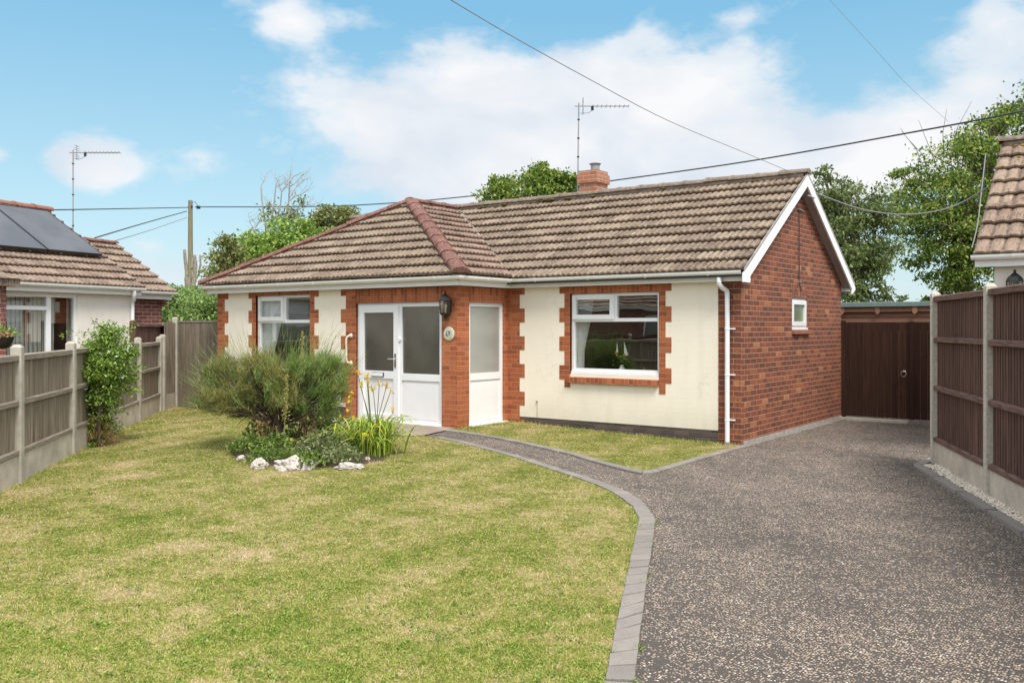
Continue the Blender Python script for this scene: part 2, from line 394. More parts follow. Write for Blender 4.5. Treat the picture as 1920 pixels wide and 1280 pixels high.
M['curtain'] = simple('white_net_curtain', (.86, .86, .84), .85, .04, 4)
M['blind'] = simple('vertical_blind_fabric', (.52, .52, .48), .8, .05, 6)
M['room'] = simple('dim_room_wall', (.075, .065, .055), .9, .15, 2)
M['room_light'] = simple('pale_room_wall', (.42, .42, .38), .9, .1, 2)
M['frost_light'] = None
M['paving'] = simple('worn_pinkish_slab', (.30, .235, .195), .9, .25, 4, bump=.005, dirt=.3)
M['verge_brown'] = simple('grimy_verge', (.13, .10, .08), .95, .3, 12)
M['mossy'] = simple('moss_clump', (.10, .085, .02), 1.0, .5, 18, bump=.01)
M['terracotta'] = simple('terracotta', (.30, .12, .08), .85, .2, 10)
M['darkwicker'] = simple('dark_wicker', (.03, .022, .018), .8, .4, 60, bump=.004)


def kerb_mat():
    m, t = mat('grey_kerb_block'); co = t.n('TexCoord').outputs['Object']; isl = t.n('NewGeometry').outputs['Random Per Island']
    c = t.mix(isl, (.21, .187, .165), (.285, .255, .225))
    c = t.mix(t.m('MULTIPLY', t.ramp(t.noise(co, 9, 5, .7), [(.4, 0), (.7, 1)]), .6), c, (.19, .165, .145))
    c = t.mix(t.m('MULTIPLY', t.ramp(t.noise(co, 150, 3), [(.5, 0), (.7, 1)]), .4), c, (.40, .37, .33))
    t.pbr(c, .92, t.bump(t.noise(co, 90, 4), .004), spec=.15); return m


M['kerb'] = kerb_mat()


def gravel_mat():
    m, t = mat('pale_gravel'); isl = t.n('NewGeometry').outputs['Random Per Island']
    t.pbr(t.ramp(isl, [(0, (.44, .34, .25)), (.4, (.66, .56, .44)), (.8, (.76, .69, .58)), (1, (.75, .72, .66))]), .9); return m


M['gravel'] = gravel_mat()


def glass_mat(name, tint=(.80, .83, .82), boost=.24, rough=.0):
    m, t = mat(name)
    co = t.n('TexCoord').outputs['Object']
    nrm = t.bump(t.noise(co, 1.1, 2), .012, .16)
    gi = t.n('NewGeometry'); cs_ = t.m('ABSOLUTE', t.n('VectorMath', {0: gi.outputs['Incoming'], 1: gi.outputs['Normal']}, operation='DOT_PRODUCT').outputs['Value'])
    f = t.m('ADD', t.m('MULTIPLY', t.m('POWER', t.m('SUBTRACT', 1.0, cs_), 5.0), .9), boost, clamp=True)
    gl = t.n('BsdfGlossy', {'Color': (1, 1, 1), 'Roughness': rough, 'Normal': nrm}); tr = t.n('BsdfTransparent', {'Color': tint})
    t.out(t.n('MixShader', {0: f, 1: tr.outputs[0], 2: gl.outputs[0]})); return m


M['glass'] = glass_mat('window_glass')
M['glass_blue'] = glass_mat('tilted_window_glass', (.6, .62, .64), .4)


def frost(name, c0, c1):
    m, t = mat(name); co = t.n('TexCoord').outputs['Object']
    c = t.mix(t.ramp(t.noise(co, 1.6, 2, .4), [(.3, 0), (.7, 1)]), c0, c1)
    nb = t.bump(t.noise(co, 160, 2), .002, .6)
    df = t.n('BsdfPrincipled', {'Base Color': c, 'Roughness': .5, 'Specular IOR Level': .3}); gl = t.n('BsdfGlossy', {'Color': (1, 1, 1), 'Roughness': .16, 'Normal': nb})
    t.out(t.n('MixShader', {0: .17, 1: df.outputs[0], 2: gl.outputs[0]})); return m


M['frost_dark'] = frost('obscure_glass_dark', (.02, .021, .019), (.085, .078, .06))
M['frost_tree_reflection'] = frost('obscure_glass_painted_reflection', (.07, .11, .045), (.22, .28, .14))  # gable pane: green reflection of trees painted into the glass colour
M['frost_light'] = frost('obscure_glass_pale', (.25, .27, .25), (.34, .35, .32))


def solar():
    m, t = mat('solar_cells'); co = t.n('TexCoord').outputs['Object']
    c = t.mix(t.ramp(t.noise(co, 1.2, 4), [(.4, 0), (.6, 1)]), (.055, .053, .058), (.085, .08, .085))
    t.pbr(c, .38, None, spec=.9); return m


M['solar'] = solar()

# ------------------------------------------------------------------ object helpers
COL = S.collection


def tag(o, label=None, cat=None, group=None, kind=None):
    if label: o['label'] = label
    if cat: o['category'] = cat
    if group: o['group'] = group
    if kind: o['kind'] = kind
    return o


def thing(name, loc, label, cat, group=None):
    o = bpy.data.objects.new(name, None); COL.objects.link(o); o.location = loc; o.empty_display_size = .2
    return tag(o, label, cat, group)


def link(name, me, m, parent=None, smooth=False):
    if m is not None: me.materials.append(m)
    if smooth: me.polygons.foreach_set('use_smooth', [True] * len(me.polygons))
    o = bpy.data.objects.new(name, me); COL.objects.link(o)
    if parent is not None:
        o.parent = parent
        if parent.type == 'EMPTY': o.matrix_parent_inverse = Matrix.Translation(-Vector(parent.location))
    return o


class MB:
    def __init__(s, o=(0, 0, 0), x=(1, 0, 0), y=(0, 1, 0), z=(0, 0, 1)):
        s.v = []; s.f = []; s.uv = []
        s.M = Matrix((Vector(x), Vector(y), Vector(z))).transposed().to_4x4(); s.M.translation = Vector(o)
        s.rot = False

    def P(s, p): return s.M @ Vector(p)

    def poly(s, pts, world=False, flip=False):
        pts = [Vector(p) if world else s.P(p) for p in pts]
        if flip: pts = pts[::-1]
        n = Vector((0, 0, 0))
        for i in range(len(pts)):
            a, b = pts[i], pts[(i + 1) % len(pts)]; n += Vector(((a.y - b.y) * (a.z + b.z), (a.z - b.z) * (a.x + b.x), (a.x - b.x) * (a.y + b.y)))
        if n.length > 0: n.normalize()
        k = len(s.v); s.v += [tuple(p) for p in pts]; s.f.append(tuple(range(k, k + len(pts))))
        if abs(n.z) > .75: uv = [(p.x, p.y) for p in pts]
        else:
            tg = Vector((-n.y, n.x, 0)).normalized()
            if tg.x + tg.y * 1.01 < 0: tg = -tg
            uv = [(p.dot(tg), p.z) for p in pts]
        if s.rot: uv = [(b, a) for a, b in uv]
        s.uv += uv

    def box(s, a, b):
        x0, y0, z0 = (min(a[i], b[i]) for i in range(3)); x1, y1, z1 = (max(a[i], b[i]) for i in range(3))
        p = [(x0, y0, z0), (x1, y0, z0), (x1, y1, z0), (x0, y1, z0), (x0, y0, z1), (x1, y0, z1), (x1, y1, z1), (x0, y1, z1)]
        s.hexa(p)

    def hexa(s, p):
        for f in ((0, 3, 2, 1), (4, 5, 6, 7), (0, 1, 5, 4), (1, 2, 6, 5), (2, 3, 7, 6), (3, 0, 4, 7)):
            s.poly([p[i] for i in f])

    def prism(s, poly2, y0, y1):
        """poly2: (x, z) outline, extruded along local y"""
        a = [(x, y0, z) for x, z in poly2]; b = [(x, y1, z) for x, z in poly2]
        s.poly(a); s.poly(b, flip=True)
        for i in range(len(a)):
            j = (i + 1) % len(a); s.poly([a[j], a[i], b[i], b[j]])

    def tube(s, path, rad, n=8, cap=True):
        path = [s.P(p) for p in path]
        if not hasattr(rad, '__len__'): rad = [rad] * len(path)
        rings = []; up = None
        for i, p in enumerate(path):
            d = (path[min(i + 1, len(path) - 1)] - path[max(i - 1, 0)]).normalized()
            if up is None:
                up = d.orthogonal().normalized()
            else:
                up = (up - d * up.dot(d))
                up = up.normalized() if up.length > 1e-6 else d.orthogonal().normalized()
            sd_ = d.cross(up)
            k = len(s.v)
            for j in range(n):
                a = 2 * math.pi * j / n
                s.v.append(tuple(p + (up * math.cos(a) + sd_ * math.sin(a)) * rad[i]))
            rings.append(k)
        for i in range(len(rings) - 1):
            for j in range(n):
                a, b = rings[i] + j, rings[i] + (j + 1) % n; c, d2 = rings[i + 1] + (j + 1) % n, rings[i + 1] + j
                s.f.append((a, b, c, d2)); s.uv += [(0, 0)] * 4
        if cap:
            for k in (rings[0], rings[-1]):
                s.f.append(tuple(range(k, k + n))); s.uv += [(0, 0)] * n

    def lathe(s, c, prof, n=16, axis='z'):
        k = len(s.v)
        for r, h in prof:
            for j in range(n):
                a = 2 * math.pi * j / n
                p = (c[0] + r * math.cos(a), c[1] + r * math.sin(a), c[2] + h) if axis == 'z' else (c[0] + r * math.cos(a), c[1] + h, c[2] + r * math.sin(a))
                s.v.append(tuple(s.P(p)))
        for i in range(len(prof) - 1):
            for j in range(n):
                s.f.append((k + i * n + j, k + i * n + (j + 1) % n, k + (i + 1) * n + (j + 1) % n, k + (i + 1) * n + j)); s.uv += [(0, 0)] * 4
        for i in (0, len(prof) - 1):
            s.f.append(tuple(range(k + i * n, k + i * n + n))); s.uv += [(0, 0)] * n

    def sphere(s, c, r, n=10, sc=(1, 1, 1)):
        prof = []
        k = len(s.v)
        for i in range(n // 2 + 1):
            th = math.pi * i / (n // 2)
            for j in range(n):
                a = 2 * math.pi * j / n
                s.v.append(tuple(s.P((c[0] + r * sc[0] * math.sin(th) * math.cos(a), c[1] + r * sc[1] * math.sin(th) * math.sin(a), c[2] + r * sc[2] * math.cos(th)))))
        for i in range(n // 2):
            for j in range(n):
                s.f.append((k + i * n + j, k + i * n + (j + 1) % n, k + (i + 1) * n + (j + 1) % n, k + (i + 1) * n + j)); s.uv += [(0, 0)] * 4

    def build(s, name, m, parent=None, smooth=False, bevel=0):
        me = bpy.data.meshes.new(name); me.from_pydata(s.v, [], s.f)
        ul = me.uv_layers.new(name='UVMap'); ul.data.foreach_set('uv', [c for q in s.uv for c in q])
        o = link(name, me, m, parent, smooth)
        if smooth:
            try: me.set_sharp_from_angle(angle=R(50))
            except Exception: pass
        if bevel:
            bm = bmesh.new(); bm.from_mesh(me); bmesh.ops.remove_doubles(bm, verts=bm.verts, dist=1e-5); bm.to_mesh(me); bm.free()
            md = o.modifiers.new('Bevel', 'BEVEL'); md.width = bevel; md.segments = 2; md.limit_method = 'ANGLE'
        return o


def npmesh(name, V, nv, m, parent=None, kind=None, quad=True):
    """V: (N*nv, 3) vertices, every nv consecutive vertices one face"""
    N = len(V) // nv
    me = bpy.data.meshes.new(name); me.vertices.add(len(V)); me.vertices.foreach_set('co', V.astype(np.float32).ravel())
    me.loops.add(len(V)); me.loops.foreach_set('vertex_index', np.arange(len(V), dtype=np.int32))
    me.polygons.add(N); me.polygons.foreach_set('loop_start', np.arange(N, dtype=np.int32) * nv)
    me.update(); me.validate()
    return link(name, me, m, parent)


def unit(a): return a / np.maximum(np.linalg.norm(a, axis=1, keepdims=True), 1e-9)


def leaves(name, P, size, m, parent=None, aspect=.55, up=.2, droop=0.0):
    P = np.asarray(P, float); N = len(P)
    d = unit(rng.normal(size=(N, 3)) + np.array((0, 0, up - droop))); nn = unit(rng.normal(size=(N, 3)) + np.array((0, 0, .8)))
    sd_ = unit(np.cross(d, nn)); nn = np.cross(sd_, d)
    L = (np.asarray(size) * rng.uniform(.6, 1.3, N))[:, None]
    V = np.empty((N, 4, 3)); V[:, 0] = P; V[:, 1] = P + d * L * .5 + sd_ * L * aspect * .5 + nn * L * .08
    V[:, 2] = P + d * L - nn * L * .06; V[:, 3] = P + d * L * .5 - sd_ * L * aspect * .5 + nn * L * .08
    return npmesh(name, V.reshape(-1, 3), 4, m, parent)


def blades(name, P, Dr, length, width, m, parent=None, bend=.25, tri=False):
    """strap shaped blades: base, direction, length; bent towards the ground"""
    P = np.asarray(P, float); Dr = unit(np.asarray(Dr, float)); N = len(P)
    L = (np.asarray(length) * np.ones(N))[:, None]; W = (np.asarray(width) * np.ones(N))[:, None]
    sd_ = unit(np.cross(Dr, rng.normal(size=(N, 3))))
    tip = P + Dr * L; tip[:, 2] -= (bend * L[:, 0])
    if tri:
        V = np.stack([P - sd_ * W * .5, P + sd_ * W * .5, tip], 1); return npmesh(name, V.reshape(-1, 3), 3, m, parent)
    mid = P + Dr * L * .55; mid[:, 2] -= bend * L[:, 0] * .2
    V = np.stack([P - sd_ * W * .4, P + sd_ * W * .4, mid + sd_ * W * .5, tip, mid - sd_ * W * .5], 1)
    return npmesh(name, V.reshape(-1, 3), 5, m, parent)


# ------------------------------------------------------------------ the ground
def sheet(name, poly, m, z, holes=(), step=.5, kind='structure'):
    bm = bmesh.new(); vs = [bm.verts.new((x, y, 0)) for x, y in poly]; f = bm.faces.new(vs)
    bmesh.ops.triangulate(bm, faces=[f])
    xs = [p[0] for p in poly]; ys = [p[1] for p in poly]
    for ax, lo, hi in ((0, min(xs), max(xs)), (1, min(ys), max(ys))):
        lo = max(lo, -12); hi = min(hi, 4); k = math.ceil(lo / step)
        while k * step < hi:
            co = [0, 0, 0]; no = [0, 0, 0]; co[ax] = k * step; no[ax] = 1
            bmesh.ops.bisect_plane(bm, geom=bm.verts[:] + bm.edges[:] + bm.faces[:], plane_co=co, plane_no=no); k += 1
    for v in bm.verts: v.co.z = gh(v.co.x, v.co.y) + z
    bmesh.ops.recalc_face_normals(bm, faces=bm.faces[:])
    me = bpy.data.meshes.new(name); bm.to_mesh(me); bm.free()
    if me.polygons and me.polygons[0].normal.z < 0: me.flip_normals()
    o = link(name, me, m); tag(o, kind=kind); return o


bm = bmesh.new()
for (a, b, c, d) in ((-1500, -1500, 1500, 1500),):
    bm.faces.new([bm.verts.new(p) for p in ((a, b, -.06), (c, b, -.06), (c, d, -.06), (a, d, -.06))])
me = bpy.data.meshes.new('ground'); bm.to_mesh(me); bm.free()
tag(link('ground', me, M['dirt']), kind='structure')

drive_edge = [(4.6, -13.5), (3.6, -10.2), (2.84, -8.29), (2.39, -7.36), (2.03, -6.62), (1.64, -5.79), (1.25, -5.0), (0.98, -4.63), (0.72, -4.3), (0.41, -4.02), (0.06, -3.77), (-0.46, -3.46), (-0.99, -3.19), (-1.69, -2.83), (-2.36, -2.57), (-3.06, -2.34), (-3.55, -2.22)]
lawn_edge = [(4.44, -13.6), (3.42, -10.3), (2.70, -8.37), (2.33, -7.62), (1.92, -6.76), (1.52, -5.94), (1.13, -5.12), (0.84, -4.70), (0.55, -4.40), (0.27, -4.12), (-0.05, -3.88), (-0.55, -3.57), (-1.06, -3.30), (-1.75, -2.95), (-2.41, -2.69), (-3.10, -2.46), (-3.62, -2.34)]
lawn_edge = [(a_[0] * .82 + b_[0] * .18, a_[1] * .82 + b_[1] * .18) for a_, b_ in zip(lawn_edge, drive_edge)]
upper_path = [(-3.98, -1.66), (-3.69, -1.68), (-2.96, -1.78), (-2.33, -1.93), (-1.41, -2.24), (-0.75, -2.59), (-0.2, -2.86), (0.03, -2.95), (0.12, -2.84), (0.12, -2.29), (0.10, -1.6), (0.10, -0.83), (0.10, -0.07), (0.11, 1.04), (0.11, 2.03), (0.11, 4.6)]
upper_lawn = [(-3.98, -1.54), (-3.69, -1.56), (-2.93, -1.67), (-2.29, -1.82), (-1.36, -2.13), (-0.70, -2.48), (-0.19, -2.72), (-0.06, -2.76), (0.0, -2.70), (0.0, -2.29), (-.015, -1.6), (-.01, -0.83), (-.005, -0.07), (.005, 1.04), (.005, 2.03), (.005, 4.6)]
right_in = [(2.33, -.54), (2.52, .55)]
right_edge = [(4.9, -6.15), (3.87, -3.80), (2.33, -.50), (2.40, .60)]
right_back = [(5.0, -6.10), (3.97, -3.755), (2.44, -.47), (2.50, .60)]

sheet('driveway', [(9.5, -16), (9.5, 7), (-.5, 7), (-5.2, -.9), (-5.2, -2.6), (-3.3, -2.6), (3.0, -16)], M['tarmac'], -.012)
sheet('lawn', [(-16, -17)] + [(5.6, -17)] + lawn_edge + [(-4.05, -2.42), (-6.6, -2.30), (-6.6, -1.30), (-10.2, -1.30), (-12.3, -.6), (-12.4, -.6), (-10.5, -2.5), (-16.5, -13)][:], M['turf'], .0)
sheet('side_lawn', upper_lawn[:13] + [(0, .05), (-4.1, .05), (-4.1, -1.45)], M['turf'], .001)
sheet('doorstep_paving', [(-4.15, -1.60), (-4.02, -1.30), (-6.6, -1.30), (-6.6, -2.33), (-4.05, -2.46), (-3.85, -2.3)], M['paving'], .006)
sheet('gravel_bed', [(2.43, -.45), (2.50, .6), (3.5, .6), (7, -8), (5.7, -8), (4.47, -4.9)], M['soil'], .002)


def kerb(name, A, B, top=.012, blk=.2):
    """blocks laid between two edge lines"""
    mb = MB()
    for i in range(len(A) - 1):
        a0, a1, b0, b1 = map(Vector, (A[i], A[i + 1], B[i], B[i + 1]))
        n = max(1, round((a1 - a0).length / blk))
        for k in range(n):
            s0, s1 = k / n + .01, (k + 1) / n - .01
            q = [a0.lerp(a1, s0), a0.lerp(a1, s1), b0.lerp(b1, s1), b0.lerp(b1, s0)]
            z = [gh(p.x, p.y) + top + random.uniform(-.002, .002) for p in q]
            j = [Vector((random.uniform(-.003, .003), random.uniform(-.003, .003))) for _ in q]
            t_ = [(q[m_].x + j[m_].x, q[m_].y + j[m_].y, z[m_]) for m_ in range(4)]; b_ = [(p[0], p[1], p[2] - .08) for p in t_]
            mb.hexa(b_ + t_)
    return tag(mb.build(name, M['kerb'], bevel=.004), kind='structure')


kerb('lawn_kerb', drive_edge, lawn_edge)
kerb('path_kerb', upper_path, upper_lawn)
kerb('fence_side_kerb', right_edge, right_back, .02, .9)

# ------------------------------------------------------------------ roof helpers


def tile_slope(name, A, B, up, length, m, parent, clips=(), e=.3, lip=.054, wave=.024, per=.1, seed=1, thick=True):
    """A->B eave line, up = direction up the slope; courses of rolled tiles"""
    A = Vector(A); B = Vector(B); U = (B - A).normalized(); V = Vector(up).normalized(); N = U.cross(V).normalized()
    if N.z < 0: N = -N
    W = (B - A).length; ns = int(W / per * 9) + 1; rg = np.random.default_rng(seed)
    us = np.linspace(0, W, ns); nc = math.ceil(length / e - .02)
    ph = us / per * 2 * math.pi; prof = wave * (1 - np.abs(np.cos(ph / 2)) ** 5)
    vs = []; fs = []; uv = []
    tl = (us / .3).astype(int)
    for c in range(nc):
        jt = rg.normal(0, .0022, tl.max() + 2)[tl]; jv = rg.normal(0, .004, tl.max() + 2)[tl]
        v0 = c * e; v1 = min((c + 1) * e + .02, length)
        rows = [(v0 + jv + .035, prof * .6 - .014 + jt), (v0 + jv, lip * .62 + prof + jt - .008), (v0 + jv + .005, lip * .9 + prof + jt - .0), ((v0 + v1) / 2 + jv * 0, lip * .45 + prof + jt), (v1 + 0 * jv, prof * .9 - .004 + jt)]
        base = len(vs)
        for (vv, hh) in rows:
            vv = np.broadcast_to(vv, us.shape)
            for i in range(ns):
                p = A + U * us[i] + V * vv[i] + N * hh[i]
                vs.append(tuple(p))
        for r_ in range(4):
            for i in range(ns - 1):
                a = base + r_ * ns + i; fs.append((a, a + 1, a + 1 + ns, a + ns))
                q0 = min(max(rows[r_][0][i] if hasattr(rows[r_][0], '__len__') else rows[r_][0], v0 + .01), v0 + e - .005)
                q1 = min(max(rows[r_ + 1][0][i] if hasattr(rows[r_ + 1][0], '__len__') else rows[r_ + 1][0], v0 + .01), v0 + e - .005)
                uv += [(us[i], q0), (us[i + 1], q0), (us[i + 1], q1), (us[i], q1)]
    me = bpy.data.meshes.new(name); me.from_pydata(vs, [], fs)
    ul = me.uv_layers.new(name='UVMap'); ul.data.foreach_set('uv', [c_ for q in uv for c_ in q])
    if clips:
        bm = bmesh.new(); bm.from_mesh(me)
        for co, no in clips:
            bmesh.ops.bisect_plane(bm, geom=bm.verts[:] + bm.edges[:] + bm.faces[:], plane_co=co, plane_no=no, clear_inner=True)
        bm.to_mesh(me); bm.free()
    o = link(name, me, m, parent, True)
    try: me.set_sharp_from_angle(angle=R(35))
    except Exception: pass
    return o


def vplane(P, Q, keep):
    """vertical clipping plane through P and Q keeping the side of point keep"""
    d = Vector((Q[0] - P[0], Q[1] - P[1], 0)); n = Vector((-d.y, d.x, 0)).normalized()
    if n.dot(Vector((keep[0] - P[0], keep[1] - P[1], 0))) < 0: n = -n
    return (Vector((P[0], P[1], 0)), n)


def ridge(name, A, B, m, parent, r=.115, seg=.42, h=.6):
    A = Vector(A); B = Vector(B); d = (B - A); L = d.length; d.normalize()
    s_ = d.cross(Vector((0, 0, 1))).normalized(); up = s_.cross(d); mb = MB(); n = max(1, round(L / seg))
    for k in range(n):
        a, b = L * k / n - .012, L * (k + 1) / n + .004; jj = random.uniform(-.006, .006)
        for (x0, x1, r0, r1) in ((a, b, r * 1.06, r * .95), (a - .005, a + .05, r * 1.14, r * 1.13)):
            prev = None; q = []
            for (x, rr) in ((x0, r0), (x1, r1)):
                q.append([A + d * x + s_ * (math.cos(th) * rr) + up * (math.sin(th) * rr * h + jj - .01) for th in [math.pi * i / 10 for i in range(11)]])
            for i in range(10): mb.poly([q[0][i], q[1][i], q[1][i + 1], q[0][i + 1]], world=True)
            for k2 in (0, 1): mb.poly(q[k2] if k2 else q[k2][::-1], world=True)
    # remove doubles inside each tile so that it shades as one
    dd_ = (B - A).normalized() * .06; mb.tube([A + dd_ - Vector((0, 0, .05)), B - dd_ - Vector((0, 0, .05))], r * .86, 8)
    o = mb.build(name, m, parent)
    bm = bmesh.new(); bm.from_mesh(o.data); bmesh.ops.remove_doubles(bm, verts=bm.verts, dist=1e-4); bm.to_mesh(o.data); bm.free()
    return o


def gutter(name, path, parent, r=.058, m=None, brackets=.85):
    """half round gutter swept along a level path, with union clips"""
    path = [Vector(p) for p in path]; mb = MB(); prof = [(math.cos(a), math.sin(a)) for a in [math.pi + math.pi * i / 10 for i in range(11)]]
    prof = [(c * r, s_ * r) for c, s_ in prof]; prof = [(-r - .004, .008)] + prof + [(r + .004, .008), (r * .9, .006)] + [(c * .92, s_ * .92) for c, s_ in prof[::-1]] + [(-r * .9, .006)]

    def frames(pth):
        out = []
        for i, p in enumerate(pth):
            d0 = (p - pth[i - 1]).normalized() if i else (pth[1] - p).normalized(); d1 = (pth[i + 1] - p).normalized() if i < len(pth) - 1 else d0
            b = (d0 + d1).normalized(); s_ = Vector((b.y, -b.x, 0)); k = 1 / max(.3, b.dot(d0)); out.append((p, s_, k))
        return out

    def sweep(pth, sc=1.0):
        fr = frames(pth); rings = [[p + s_ * (x * k * sc) + Vector((0, 0, z * sc)) for x, z in prof] for p, s_, k in fr]
        for a, b in zip(rings, rings[1:]):
            for i in range(len(prof)): j = (i + 1) % len(prof); mb.poly([a[i], a[j], b[j], b[i]], world=True)
        mb.poly(rings[0], world=True); mb.poly(rings[-1][::-1], world=True)
    sweep(path)
    for a, b in zip(path, path[1:]):
        L = (b - a).length; d = (b - a).normalized(); n = max(1, int(L / brackets))
        for k in range(n):
            x = (k + .5) * L / n; sweep([a + d * (x - .016), a + d * (x + .016)], 1.13)
    return mb.build(name, m or M['gutterw'], parent)


# ------------------------------------------------------------------ wall and window helpers
def wall(mb, L, z0, z1, holes, th=.25, s0=0.0, reveal=.12):
    """wall in the local frame of mb: x along, y inwards; holes = [(x0, x1, z0, z1)]"""
    xs = sorted({s0, L, *[h[0] for h in holes], *[h[1] for h in holes]}); zs = sorted({z0, z1, *[h[2] for h in holes], *[h[3] for h in holes]})

    def hole(x, z): return any(h[0] < x < h[1] and h[2] < z < h[3] for h in holes)
    for a, b in zip(xs, xs[1:]):
        for c, d in zip(zs, zs[1:]):
            if not hole((a + b) / 2, (c + d) / 2):
                mb.poly([(a, 0, c), (b, 0, c), (b, 0, d), (a, 0, d)])
                if th: mb.poly([(a, th, c), (b, th, c), (b, th, d), (a, th, d)], flip=True)
    for h in holes:
        a, b, c, d = h; y = th or reveal
        mb.poly([(a, 0, c), (a, y, c), (b, y, c), (b, 0, c)], flip=True); mb.poly([(a, 0, d), (b, 0, d), (b, y, d), (a, y, d)], flip=True)
        mb.poly([(a, 0, c), (a, 0, d), (a, y, d), (a, y, c)], flip=True); mb.poly([(b, 0, c), (b, y, c), (b, y, d), (b, 0, d)], flip=True)
    if th:
        mb.poly([(s0, 0, z1), (L, 0, z1), (L, th, z1), (s0, th, z1)]); mb.poly([(s0, 0, z0), (s0, 0, z1), (s0, th, z1), (s0, th, z0)], flip=True); mb.poly([(L, 0, z0), (L, th, z0), (L, th, z1), (L, 0, z1)], flip=True)


def slab_holes(mb, x0, x1, z0, z1, holes, y0, y1):
    """thin slab y0..y1 with rectangular holes, edges closed"""
    xs = sorted({x0, x1, *[h[0] for h in holes], *[h[1] for h in holes]}); zs = sorted({z0, z1, *[h[2] for h in holes], *[h[3] for h in holes]})
    def hole(x, z): return any(h[0] < x < h[1] and h[2] < z < h[3] for h in holes)
    for a, b in zip(xs, xs[1:]):
        for c, d in zip(zs, zs[1:]):
            if not hole((a + b) / 2, (c + d) / 2): mb.poly([(a, y0, c), (b, y0, c), (b, y0, d), (a, y0, d)])
    for (a, b, c, d, fl) in [(x0, x1, z0, z1, False)] + [(*h, True) for h in holes]:
        for q in ([(a, y0, c), (a, y1, c), (b, y1, c), (b, y0, c)], [(a, y0, d), (b, y0, d), (b, y1, d), (a, y1, d)], [(a, y0, c), (a, y0, d), (a, y1, d), (a, y1, c)], [(b, y0, c), (b, y1, c), (b, y1, d), (b, y0, d)]):
            mb.poly(q)


def frame_bars(mb, x0, x1, z0, z1, w_, y0, y1, vbars=(), hbars=(), wv=None):
    """outer frame with bars, mitred look by butting"""
    mb.box((x0, y0, z0), (x0 + w_, y1, z1)); mb.box((x1 - w_, y0, z0), (x1, y1, z1))
    mb.box((x0 + w_, y0, z0), (x1 - w_, y1, z0 + w_)); mb.box((x0 + w_, y0, z1 - w_), (x1 - w_, y1, z1))
    for (x, a, b, ww) in vbars: mb.box((x - ww / 2, y0 + .001, a), (x + ww / 2, y1 - .001, b))
    for (z, a, b, ww) in hbars: mb.box((a, y0 + .0005, z - ww / 2), (b, y1 - .0005, z + ww / 2))


def pane(fr, x0, x1, z0, z1, y, m, parent, name='pane'):
    mb = MB(*fr); mb.poly([(x0, y, z0), (x1, y, z0), (x1, y, z1), (x0, y, z1)]); return mb.build(name, m, parent)


def curtain(fr, x0, x1, z0, z1, y, parent, gather=None, folds=9, m=None):
    mb = MB(*fr); n = folds * 6; rows = 8; k = len(mb.v)
    for j in range(rows + 1):
        tt = j / rows; z = z1 + (z0 - z1) * tt
        xr = x1 if gather is None else x1 + (gather - x1) * sm(tt)
        for i in range(n + 1):
            s_ = i / n; mb.v.append(tuple(mb.P((x0 + (xr - x0) * s_, y + .025 * math.sin(s_ * folds * 2 * math.pi + .6 * math.sin(tt * 3)), z))))
    for j in range(rows):
        for i in range(n): a = k + j * (n + 1) + i; mb.f.append((a, a + 1, a + n + 2, a + n + 1)); mb.uv += [(0, 0)] * 4
    return mb.build('curtain', m or M['curtain'], parent, True)


def room(fr, x0, x1, z0, z1, y0, depth, parent, m):
    mb = MB(*fr); y1 = y0 + depth; a = .15
    x0 -= a; x1 += a; z0 = z0 - .6; z1 += .12
    mb.poly([(x0, y1, z0), (x1, y1, z0), (x1, y1, z1), (x0, y1, z1)]); mb.poly([(x0, y0, z0), (x0, y1, z0), (x0, y1, z1), (x0, y0, z1)])
    mb.poly([(x1, y0, z0), (x1, y1, z0), (x1, y1, z1), (x1, y0, z1)]); mb.poly([(x0, y0, z0), (x1, y0, z0), (x1, y1, z0), (x0, y1, z0)])
    mb.poly([(x0, y0, z1), (x1, y0, z1), (x1, y1, z1), (x0, y1, z1)])
    return mb.build('room_interior', m, parent)


def quoins(mb, xs, wide, nar, z0, z1, side, y0=-.017, y1=.02, first_wide=True, step=.225):
    """stepped brick edging from the wall edge xs; side=+1 grows to +x; counted down from the top"""
    z = z1; wd = first_wide; pz = 0
    while z > z0 + .01:
        zb = max(z0, z - (step if z < z1 - .01 else step * .78)); ww = wide if wd else nar
        a, b = sorted((xs, xs + side * ww)); mb.box((a, y0, zb), (b, y1, z)); z = zb; wd = not wd


# ------------------------------------------------------------------ THE BUNGALOW
AX, PY, GL, GX = -4.01, -1.325, 4.63, -9.95       # porch corner x, porch front y, gable depth, left corner x
ZF = 2.285                                        # underside of the fascia
bung = thing('brick_bungalow', (-4, 1, 0), 'cream and red brick bungalow with brown tiled roof and white front door', 'bungalow')
FR_MAIN = ((0, 0, 0), (1, 0, 0), (0, 1, 0), (0, 0, 1))
FR_WING = ((0, PY, 0), (1, 0, 0), (0, 1, 0), (0, 0, 1))
FR_GAB = ((0, 0, 0), (0, 1, 0), (-1, 0, 0), (0, 0, 1))
FR_RET = ((AX, 0, 0), (0, 1, 0), (-1, 0, 0), (0, 0, 1))
W1 = (-2.80, -1.257, .915, 2.165)                 # main window
W2 = (-8.80, -7.33, .79, 2.215)                   # left window
WD = (-6.19, -4.32, .06, 2.04)                    # door and its side glass
WP = (-1.03, -.125, .06, 2.03)                    # glazed panel in the porch return (local x = world y)
WG = (2.05, 2.78, 1.60, 2.10)                     # small gable window

